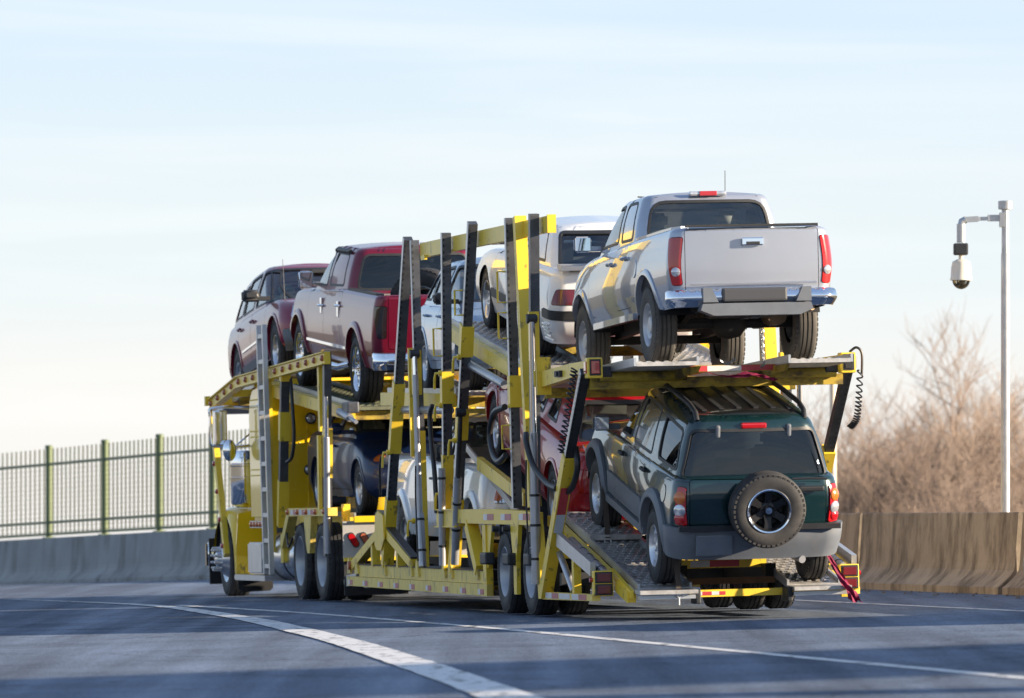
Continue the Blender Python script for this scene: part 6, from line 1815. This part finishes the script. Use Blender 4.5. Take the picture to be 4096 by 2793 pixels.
# -- maroon crew-cab pickup, second on the top deck
S = dict(paint=P_MAR, W=0.91, r=0.385, ra=0.46, tw=0.27, rim=0.265, wkey='w_maroon', wstyle='split', ns=8, zb=0.42, dish=.06,
         xr=[(0, -.98), (.25, -1.06), (1, -1.10)], xf=[(0, .72), (.3, .82), (.7, .82), (1, .72)],
         w=[(0, .84), (.2, .885), (.45, .90), (.8, .88), (1, .845)], rr=.12, rf=.3, bowR=.04, bowF=.18,
         top=[(-.5, 1.27), (.26, 1.27), (.5, 1.24), (.84, 1.20), (1.0, 1.18), (1.27, 1.08)], fil=.05,
         gh=dict(base=(.20, .86), roof=(.235, .60), z0=1.16, zr=1.735, w0=.85, w1=.685, fil=.08, crown=.035, seam=.525, rr=.12, bowR=.05),
         wins=[dict(p=[(.55, 1.27), (.785, 1.25), (.64, 1.65), (.555, 1.66)], r=.05), dict(p=[(.30, 1.30), (.505, 1.28), (.51, 1.66), (.325, 1.66)], r=.05)],
         rear_window=dict(p=[(-.70, 1.26), (.70, 1.26), (.60, 1.66), (-.60, 1.66)], r=.09, m=G_DARK),
         windshield=dict(p=[(-.70, 1.28), (.70, 1.28), (.58, 1.66), (-.58, 1.66)]),
         doors=[(.535, .825, .56), (.24, .52, .56)], handle=M_CHR, hdz=.20,
         panels=[('tailgate', 'rear', quad(-.70, .70, .66, 1.25), P_MAR, 0.0),
                 ('taillight', 'corner', [('y', .725, .78), ('x', -1.02, .78), ('x', -.97, 1.14), ('y', .715, 1.14)], mat('smoked_lens', (.02, .012, .012), .08, 0, 1.0), 0.008)],
         bed=True, lip=(.07, .032, P_MAR), mir=dict(x=.715, z=1.32, m=M_CHR, w=.19, h=.24, d=.15, s=.06), seats=[.56, .34], zseat=1.02, rimm=M_CHR)
T, sh, gs, wb = build_car('maroon_pickup', 'maroon crew-cab pickup with chrome wheels on the upper deck behind the cab', 'pickup', FC, (10.52, 2.27), (14.0, 2.535), S)
bs = Shell([(0, -1.14), (.5, -1.20), (1, -1.17)], [(0, 1), (1, 1)], [(0, .86), (.5, .885), (1, .875)], .16, .2, .06, .1, 0, .42, [(-3, .62), (3, .62)], .02)
bp = link('rear_bumper', panel(bs, wrapp(bs, -1.0, 0, 1), [], 0, .05), M_CHR, T)
link('bumper_top', cap_mesh(bs, -9, -1.0, 0.0, 'bumper_top'), M_PLAS, bp)
plate_box(T, 'licence_recess', (-1.195, 0, .51), (.03, .5, .14), M_PLAS)
for sg in (1, -1):
    MB().tube([(.75, sg * .80, .40), (.85, sg * .90, .36), (2.6, sg * .90, .36), (2.72, sg * .80, .40)], .045, 10).build('step_bar', M_CHR, T)
    sd = [sh.off(*sh.side(x, .60, sg > 0), .006) for x in [0.55 + i * .125 for i in range(20)]]
    mb = MB()
    for a_, b_ in zip(sd[:-1], sd[1:]): mb.beam(a_, b_, .012, .03)
    mb.build('side_moulding', M_CHR, T)
    for hx in (fx_ for fx_ in (.535 * wb + .13, .24 * wb + .13)):
        p = sh.off(*sh.side(hx, 1.03, sg > 0), .004); MB().cbox((p.x, p.y, p.z), (.10, .02, .19), .008).build('handle_plate', M_CHR, T)
    for (u0, u1, z0) in ((.52, .66, 1.665), (.31, .51, 1.675)):
        pts = [gs.off(*gs.side(u * wb, z0 + .005, sg > 0), .025) for u in (u0, (u0 + u1) / 2, u1)]
        MB().tube(pts, .028, 8).build('rain_guard', M_PLAS, T)
WHM = wheel_meshes('w_loose', .40, .28, .21, 'spoke', 6, 0.05)
for (x, yy, rz, lbl) in ((-.28, .12, 62, 'nearer loose off-road tyre standing in the bed of the maroon pickup'), (-.62, -.42, 75, 'farther loose off-road tyre standing in the bed of the maroon pickup')):
    e = empty('loose_wheel', lbl, 'tyre', T.matrix_world @ Matrix.Translation((x, yy, 0.78)) @ Matrix.Rotation(R(rz), 4, 'Z'), 'loose tyres in the pickup bed')
    put_wheel(e, 'w_loose', (0, 0, .36), True, 0.4, None, M_ALU)

# -- wine red crossover at the front of the top deck, facing the rear
S = dict(paint=P_RED, W=0.86, r=0.35, ra=0.42, tw=0.22, rim=0.20, wkey='w_suv', wstyle='spoke', ns=6, zb=0.30,
         xr=[(0, -.74), (.3, -.84), (.75, -.84), (1, -.78)], xf=[(0, .72), (.2, .86), (.5, .86), (.8, .80), (1, .66)],
         w=[(0, .80), (.3, .85), (.6, .855), (.85, .83), (1, .79)], rr=.2, rf=.34, bowR=.06, bowF=.22,
         top=[(-.5, 1.08), (.3, 1.05), (.78, 1.02), (1.0, 1.0), (1.29, .86)], fil=.06,
         gh=dict(base=(-.29, .80), roof=(-.20, .44), z0=.96, zr=1.63, w0=.80, w1=.60, fil=.10, crown=.04, seam=.397, rr=.14, topw=[(-.5, 1.55), (.1, 1.63), (.5, 1.63), (1, 1.59)]),
         wins=[dict(p=[(.425, 1.08), (.735, 1.06), (.475, 1.53), (.42, 1.54)], r=.05), dict(p=[(.09, 1.10), (.37, 1.09), (.37, 1.54), (.12, 1.53)], r=.05), dict(p=[(-.20, 1.13), (.06, 1.11), (.09, 1.49), (-.12, 1.45)], r=.06)],
         rear_window=dict(p=[(-.64, 1.10), (.64, 1.10), (.54, 1.47), (-.54, 1.47)], m=G_DARK),
         windshield=dict(p=[(-.70, 1.06), (.70, 1.06), (.55, 1.55), (-.55, 1.55)], r=.05, m=G_MID),
         doors=[(.44, .80, .40), (.09, .425, .40)], handle=P_RED, hdz=.15,
         panels=[('front_bumper', 'wrapF', (.50, .305, .54), M_GREYP, 0.02),
                 ('headlight', 'fcorner', [('y', .36, .70), ('x', .60, .70), ('x', .50, .87), ('y', .34, .83)], M_CLR, 0.01),
                 ('fog_lamp', 'front2', [(.52, .37), (.68, .38), (.66, .50), (.54, .50)], M_CLR, 0.028),
                 ('side_skirt', 'side', [(.18, .32), (.80, .32), (.80, .42), (.18, .42)], M_GREYP, 0.02)],
         cut=dict(side_skirt=False, fog_lamp=False), lip=(.035, .015, P_RED), mir=dict(x=.77, z=1.12, m=M_PLAS, w=.25, h=.16, s=.08), seats=[.45, .1], zseat=.76, seatm=M_SEATT)
T, sh, gs, wb = build_car('red_crossover', 'wine red crossover facing backwards at the very front of the top deck', 'suv', FC, (18.45, 2.39), (15.80, 2.66), S)
plate_box(T, 'grille', (wb + .855, 0, .74), (.03, .62, .16), M_PLAS, .02)
for sg in (1, -1):
    sd = [sh.off(*sh.side(x, .60, sg > 0), .006) for x in [0.55 + i * .13 for i in range(13)]]
    mb = MB()
    for a_, b_ in zip(sd[:-1], sd[1:]): mb.beam(a_, b_, .012, .028)
    mb.build('side_moulding', M_CHR, T)
MB().cbox((.52 * wb - .0, 0, 1.5), (.06, .2, .05), .015).build('rear_view_mirror', M_PLAS, T)
antenna(T, wb - .1, -.66, 1.0, .5, 0.05)

# -- ice blue hatchback on the middle upper deck, facing the rear
S = dict(paint=P_BLU, W=0.80, r=0.30, ra=0.36, tw=0.19, rim=0.20, wkey='w_blue', wstyle='spoke', ns=7, zb=0.24,
         xr=[(0, -.62), (.3, -.72), (.75, -.72), (1, -.62)], xf=[(0, .66), (.2, .82), (.5, .82), (.8, .74), (1, .50)],
         w=[(0, .75), (.3, .795), (.6, .80), (.85, .775), (1, .735)], rr=.25, rf=.36, bowR=.10, bowF=.25,
         top=[(-.5, .97), (.3, .94), (.8, .90), (1.0, .86), (1.3, .68)], fil=.07,
         gh=dict(base=(-.27, .93), roof=(-.08, .46), z0=.84, zr=1.40, w0=.745, w1=.53, fil=.09, crown=.05, seam=.42, rr=.16, topw=[(-.5, 1.30), (.1, 1.40), (.45, 1.41), (1, 1.36)]),
         wins=[dict(p=[(.45, .97), (.80, .945), (.50, 1.33), (.435, 1.34)], r=.05), dict(p=[(.09, .99), (.40, .975), (.39, 1.34), (.11, 1.31)], r=.05), dict(p=[(-.12, 1.0), (.055, .99), (.07, 1.29), (-.02, 1.25)], r=.04)],
         rear_window=dict(p=[(-.55, .98), (.55, .98), (.45, 1.29), (-.45, 1.29)], m=G_DARK),
         windshield=dict(p=[(-.64, .96), (.64, .96), (.47, 1.33), (-.47, 1.33)], r=.05, m=G_MID),
         doors=[(.42, .80, .33), (.08, .405, .33)], handle=P_BLU, hdz=.13,
         panels=[('headlight', 'fcorner', [('y', .34, .56), ('x', .50, .60), ('x', .34, .77), ('y', .36, .69)], M_CLR, 0.008),
                 ('fog_lamp', 'front2', [(.46, .33), (.60, .33), (.60, .46), (.46, .46)], M_PLAS, 0.006)],
         lip=(.03, .012, P_BLU), mir=dict(x=.74, z=.99, m=M_PLAS, w=.18, h=.14, s=.07), seats=[.42, .08], zseat=.62)
T, sh, gs, wb = build_car('blue_hatchback', 'ice blue hatchback facing backwards on the middle upper deck', 'car', FT, (7.0, 2.33), (4.62, 2.275), S)
for sg in (1, -1):
    sd = [sh.off(*sh.side(x, .56, sg > 0), .006) for x in [0.5 + i * .12 for i in range(13)]]
    mb = MB()
    for a_, b_ in zip(sd[:-1], sd[1:]): mb.beam(a_, b_, .014, .03)
    mb.build('side_moulding', P_BLU, T)
    q, t = sh.front(sg * .53, .395); p = sh.off(q, t, .012)
    MB().lathe([(0, .02), (.045, .016), (.05, 0)], 16, Matrix.Translation(p) @ sh.nrm(q, t).to_track_quat('Y', 'Z').to_matrix().to_4x4()).build('fog_lens', M_CLR, T)

# -- white hatchback coupe, nose up behind the silver pickup
S = dict(paint=P_WHT, W=0.80, r=0.30, ra=0.345, tw=0.21, rim=0.205, wkey='w_white', wstyle='fat', ns=5, zb=0.20, dish=.05,
         xr=[(0, -.86), (.25, -.98), (.5, -.98), (.75, -.93), (1, -.88)], xf=[(0, .74), (.3, .86), (.6, .82), (1, .66)],
         w=[(0, .74), (.3, .785), (.55, .795), (.85, .765), (1, .72)], rr=.14, rf=.24, bowR=.05, bowF=.12,
         top=[(-.6, .92), (0, .93), (.4, .90), (.8, .87), (1.0, .84), (1.32, .70)], fil=.05,
         gh=dict(base=(-.30, .80), roof=(.02, .44), z0=.82, zr=1.28, w0=.735, w1=.53, fil=.07, crown=.03, seam=.335, rr=.12, rb=-.2),
         wins=[dict(p=[(.36, .935), (.70, .915), (.46, 1.22), (.36, 1.225)], r=.04), dict(p=[(-.06, .96), (.31, .94), (.32, 1.225), (.09, 1.215)], r=.05, m=G_DARK)],
         rear_window=dict(p=[(-.60, .93), (.60, .93), (.49, 1.23), (-.49, 1.23)], r=.05, m=G_MID),
         windshield=dict(p=[(-.60, .92), (.60, .92), (.47, 1.22), (-.47, 1.22)]),
         doors=[(.335, .80, .30)], handle=P_WHT, hdz=.14,
         panels=[('taillight', 'corner', [('y', .33, .60), ('x', -.86, .60), ('x', -.86, .745), ('y', .33, .745)], M_DRED, 0.006),
                 ('bumper_strip', 'wrapR', (-.56, .45, .535), M_PLAS, 0.015),
                 ('side_strip', 'side', [(.16, .38), (.84, .38), (.84, .47), (.16, .47)], M_PLAS, 0.012)],
         cut=dict(side_strip=False), mir=dict(x=.70, z=1.0, m=M_PLAS, w=.18, h=.12, s=.05), seats=[.40], zseat=.55, rimm=M_ALU)
T, sh, gs, wb = build_car('white_coupe', 'white hatchback coupe with nose raised on the upper deck before the silver pickup', 'car', FT, (.88, 2.56), (3.33, 2.905), S)
sp_ = MB()
pts = [(-.80, yy, .96 + .0 * abs(yy)) for yy in (-.66, -.5, -.2, .2, .5, .66)]
for a_, b_ in zip(pts[:-1], pts[1:]): sp_.beam(a_, b_, .22, .045, (1, 0, 0))
for yy in (-.6, .6): sp_.box((-.74, yy, .93), (.2, .07, .06))
sp_.build('spoiler', P_WHT, T)
for sg in (1, -1):
    for k in range(6):
        a_ = sh.off(*sh.side(.40, .24 + k * .035, sg > 0), .01); b_ = sh.off(*sh.side(.78, .24 + k * .035, sg > 0), .01)
        MB().beam(a_, b_, .02, .016).build('skirt_louvre', P_WHT, T)
    for k in range(5):
        a_ = sh.off(*sh.side(-.55, .25 + k * .035, sg > 0), .01); b_ = sh.off(*sh.side(-.80, .25 + k * .035, sg > 0), .01)
        MB().beam(a_, b_, .02, .016).build('bumper_louvre', P_WHT, T)
for yy in (.35, -.35): MB().tube([(-.6, yy, .22), (-1.0, yy, .20)], .03, 10).build('exhaust', M_CHR, T)

# -- dark navy sedan on the tractor's lower deck, facing the rear
S = dict(paint=P_NAV, W=0.83, r=0.295, ra=0.35, tw=0.19, rim=0.195, wkey='w_navy', wstyle='spoke', ns=7, zb=0.20,
         xr=[(0, -.78), (.3, -.88), (.75, -.88), (1, -.80)], xf=[(0, .70), (.2, .84), (.5, .86), (.8, .80), (1, .56)],
         w=[(0, .77), (.3, .82), (.6, .825), (.85, .80), (1, .755)], rr=.25, rf=.40, bowR=.10, bowF=.28,
         top=[(-.5, .98), (.0, .97), (.3, .93), (.8, .90), (1.0, .84), (1.3, .66)], fil=.08,
         gh=dict(base=(-.17, .96), roof=(.10, .50), z0=.84, zr=1.34, w0=.765, w1=.54, fil=.08, crown=.045, seam=.42, rr=.16),
         wins=[dict(p=[(.45, .965), (.82, .94), (.53, 1.26), (.44, 1.27)], r=.05), dict(p=[(.05, .99), (.40, .97), (.395, 1.27), (.17, 1.26)], r=.05)],
         rear_window=dict(p=[(-.56, .98), (.56, .98), (.46, 1.26), (-.46, 1.26)], m=G_MID),
         windshield=dict(p=[(-.66, .96), (.66, .96), (.48, 1.27), (-.48, 1.27)], r=.05, m=G_CLEAR),
         doors=[(.42, .82, .29), (.08, .405, .29)], handle=P_NAV, hdz=.13,
         panels=[('headlight', 'fcorner', [('y', .30, .58), ('x', .52, .62), ('x', .36, .74), ('y', .34, .685)], M_CLR, 0.008),
                 ('turn_signal', 'fcorner', [('x', .50, .645), ('x', .42, .66), ('x', .36, .725), ('x', .42, .72)], M_AMB, 0.012),
                 ('lower_grille', 'front', quad(-.52, .52, .26, .40), M_PLAS, 0.004)],
         cut=dict(turn_signal=False), lip=(.025, .01, P_NAV), mir=dict(x=.76, z=.99, m=P_NAV, w=.21, h=.15, s=.09), seats=[.42, .08], zseat=.60, seatm=M_SEATT)
T, sh, gs, wb = build_car('navy_sedan', 'shiny dark navy sedan facing backwards on the lower deck right behind the cab', 'car', FC, (13.42, 1.02), (10.90, .985), S)
plate_box(T, 'front_splitter', (wb + .70, 0, .17), (.3, 1.1, .04), M_PLAS)
S2 = dict(S); S2['paint'] = P_WHT2; S2['handle'] = P_WHT2; S2['mir'] = None; S2['lip'] = (.025, .01, P_WHT2)
S2['panels'] = [(a_, b_, c_, d_, e_) for a_, b_, c_, d_, e_ in S['panels']]
T2, _, _, _ = build_car('white_car', 'white car just entering the picture at the right edge beside the barrier', 'car', FT, (-9.76, .0), (-7.24, .0), S2, y=-2.90)

# -- white full-size pickup low in the middle of the trailer, facing the rear
S = dict(paint=P_WHT2, W=0.95, r=0.385, ra=0.45, tw=0.25, rim=0.225, wkey='w_white_truck', wstyle='fat', ns=6, zb=0.42,
         xr=[(0, -.90), (.25, -.98), (1, -1.02)], xf=[(0, .72), (.25, .86), (.6, .84), (1, .74)],
         w=[(0, .875), (.2, .925), (.45, .94), (.8, .92), (1, .885)], rr=.12, rf=.24, bowR=.04, bowF=.14,
         top=[(-.5, 1.30), (.30, 1.30), (.42, 1.24), (.80, 1.22), (1.0, 1.20), (1.22, 1.13)], fil=.06,
         gh=dict(base=(.42, .835), roof=(.44, .655), z0=1.16, zr=1.70, w0=.885, w1=.70, fil=.09, crown=.035, seam=.625, rr=.12),
         wins=[dict(p=[(.645, 1.27), (.785, 1.27), (.685, 1.62), (.64, 1.63)], r=.05), dict(p=[(.475, 1.28), (.60, 1.28), (.60, 1.63), (.485, 1.63)], r=.05)],
         rear_window=dict(p=[(-.70, 1.28), (.70, 1.28), (.60, 1.62), (-.60, 1.62)], m=G_DARK),
         windshield=dict(p=[(-.74, 1.27), (.74, 1.27), (.60, 1.63), (-.60, 1.63)], r=.05, m=G_MID),
         doors=[(.62, .83, .53), (.455, .61, .53)], handle=M_GREYP, hdz=.19,
         panels=[('headlight', 'fcorner', [('y', .50, .80), ('x', .70, .80), ('x', .66, 1.06), ('y', .50, 1.06)], M_CLR, 0.012),
                 ('turn_signal', 'fcorner', [('x', .74, .82), ('x', .70, .82), ('x', .67, 1.04), ('x', .71, 1.04)], M_AMB, 0.02),
                 ('grille', 'front', quad(-.46, .46, .74, 1.06), M_PLAS, 0.006)],
         cut=dict(turn_signal=False), bed=True, lip=(.08, .04, P_WHT2), mir=dict(x=.785, z=1.33, m=M_PLAS, w=.2, h=.22, s=.07), seats=[.62], zseat=1.0)
T, sh, gs, wb = build_car('white_pickup', 'white full-size pickup facing backwards low in the middle of the trailer', 'pickup', FT, (7.75, .34), (3.60, .30), S)
bs = Shell([(0, 0), (1, 0)], [(0, wb + .88), (.5, wb + .95), (1, wb + .92)], [(0, .89), (.5, .93), (1, .92)], .16, .24, .06, .14, 0, .45, [(-3, .72), (9, .72)], .03)
qa_ = bs.side(wb + .55, .6)[0]
bp = link('front_bumper', panel(bs, dens([(qa_, 0), (bs.P - qa_, 0), (bs.P - qa_, 1), (qa_, 1)], .07), [], 0, .05), M_CHR, T)
for sg in (1, -1): MB().beam((.6, sg * .90, .60), (3.4, sg * .905, .60), .012, .02).build('side_moulding', P_WHT2, T)

# -- red coupe nose up on the sloping inner ramp
S = dict(paint=P_RED2, W=0.84, r=0.325, ra=0.375, tw=0.22, rim=0.215, wkey='w_red', wstyle='fat', ns=5, zb=0.20,
         xr=[(0, -.86), (.3, -.97), (.6, -.97), (.85, -.94), (1, -.90)], xf=[(0, .70), (.3, .86), (.6, .86), (1, .66)],
         w=[(0, .78), (.3, .825), (.6, .835), (.85, .80), (1, .745)], rr=.18, rf=.24, bowR=.08, bowF=.16,
         top=[(-.5, .99), (0, .97), (.4, .93), (.8, .91), (1.0, .87), (1.3, .74)], fil=.07,
         gh=dict(base=(-.17, .86), roof=(.13, .47), z0=.84, zr=1.30, w0=.755, w1=.555, fil=.08, crown=.04, seam=.33, rr=.14),
         wins=[dict(p=[(.345, .965), (.74, .94), (.49, 1.23), (.355, 1.235)], r=.05), dict(p=[(.155, 1.0), (.28, .985), (.275, 1.18), (.205, 1.19)], r=.04, m=G_CLEAR)],
         rear_window=dict(p=[(-.60, .965), (.60, .965), (.48, 1.24), (-.48, 1.24)], r=.06, m=G_MID),
         windshield=dict(p=[(-.64, .96), (.64, .96), (.48, 1.23), (-.48, 1.23)]),
         doors=[(.335, .80, .30)], handle=P_RED2, hdz=.15,
         panels=[('taillight', 'rear2', [(.44, .62), (.74, .62), (.74, .84), (.44, .84)], M_RED, 0.008),
                 ('side_panel', 'side', [(.13, .24), (.14, .30), (.86, .30), (.87, .24)], P_RED2, 0.01)],
         cut=dict(side_panel=False), lip=(.03, .012, P_RED2), mir=dict(x=.68, z=1.03, m=P_RED2, w=.2, h=.14, s=.06), seats=[.40], zseat=.58, seatm=M_SEATT)
T, sh, gs, wb = build_car('red_coupe', 'shiny red two-door coupe nose up on the inner ramp ahead of the green car', 'car', FT, (-.08, .79), (2.88, 1.545), S)
sp_ = MB()
pts = [(-.86 + .06 * abs(yy), yy, 1.05) for yy in (-.68, -.4, 0, .4, .68)]
for a_, b_ in zip(pts[:-1], pts[1:]): sp_.beam(a_, b_, .2, .03, (1, 0, 0))
for yy in (-.6, .6): sp_.box((-.80, yy, 1.015), (.12, .05, .06))
sp_.build('spoiler', P_RED2, T)
MB().lathe([(0, .004), (.085, .004), (.088, -.004)], 24, Matrix.Translation(sh.pt(*sh.side(-.28, .80))) @ sh.nrm(*sh.side(-.28, .80)).to_track_quat('Y', 'Z').to_matrix().to_4x4()).build('fuel_door', P_RED2, T)
MB().tube([(-.5, .4, .2), (-.95, .42, .19)], .035, 10).build('exhaust', M_CHR, T)
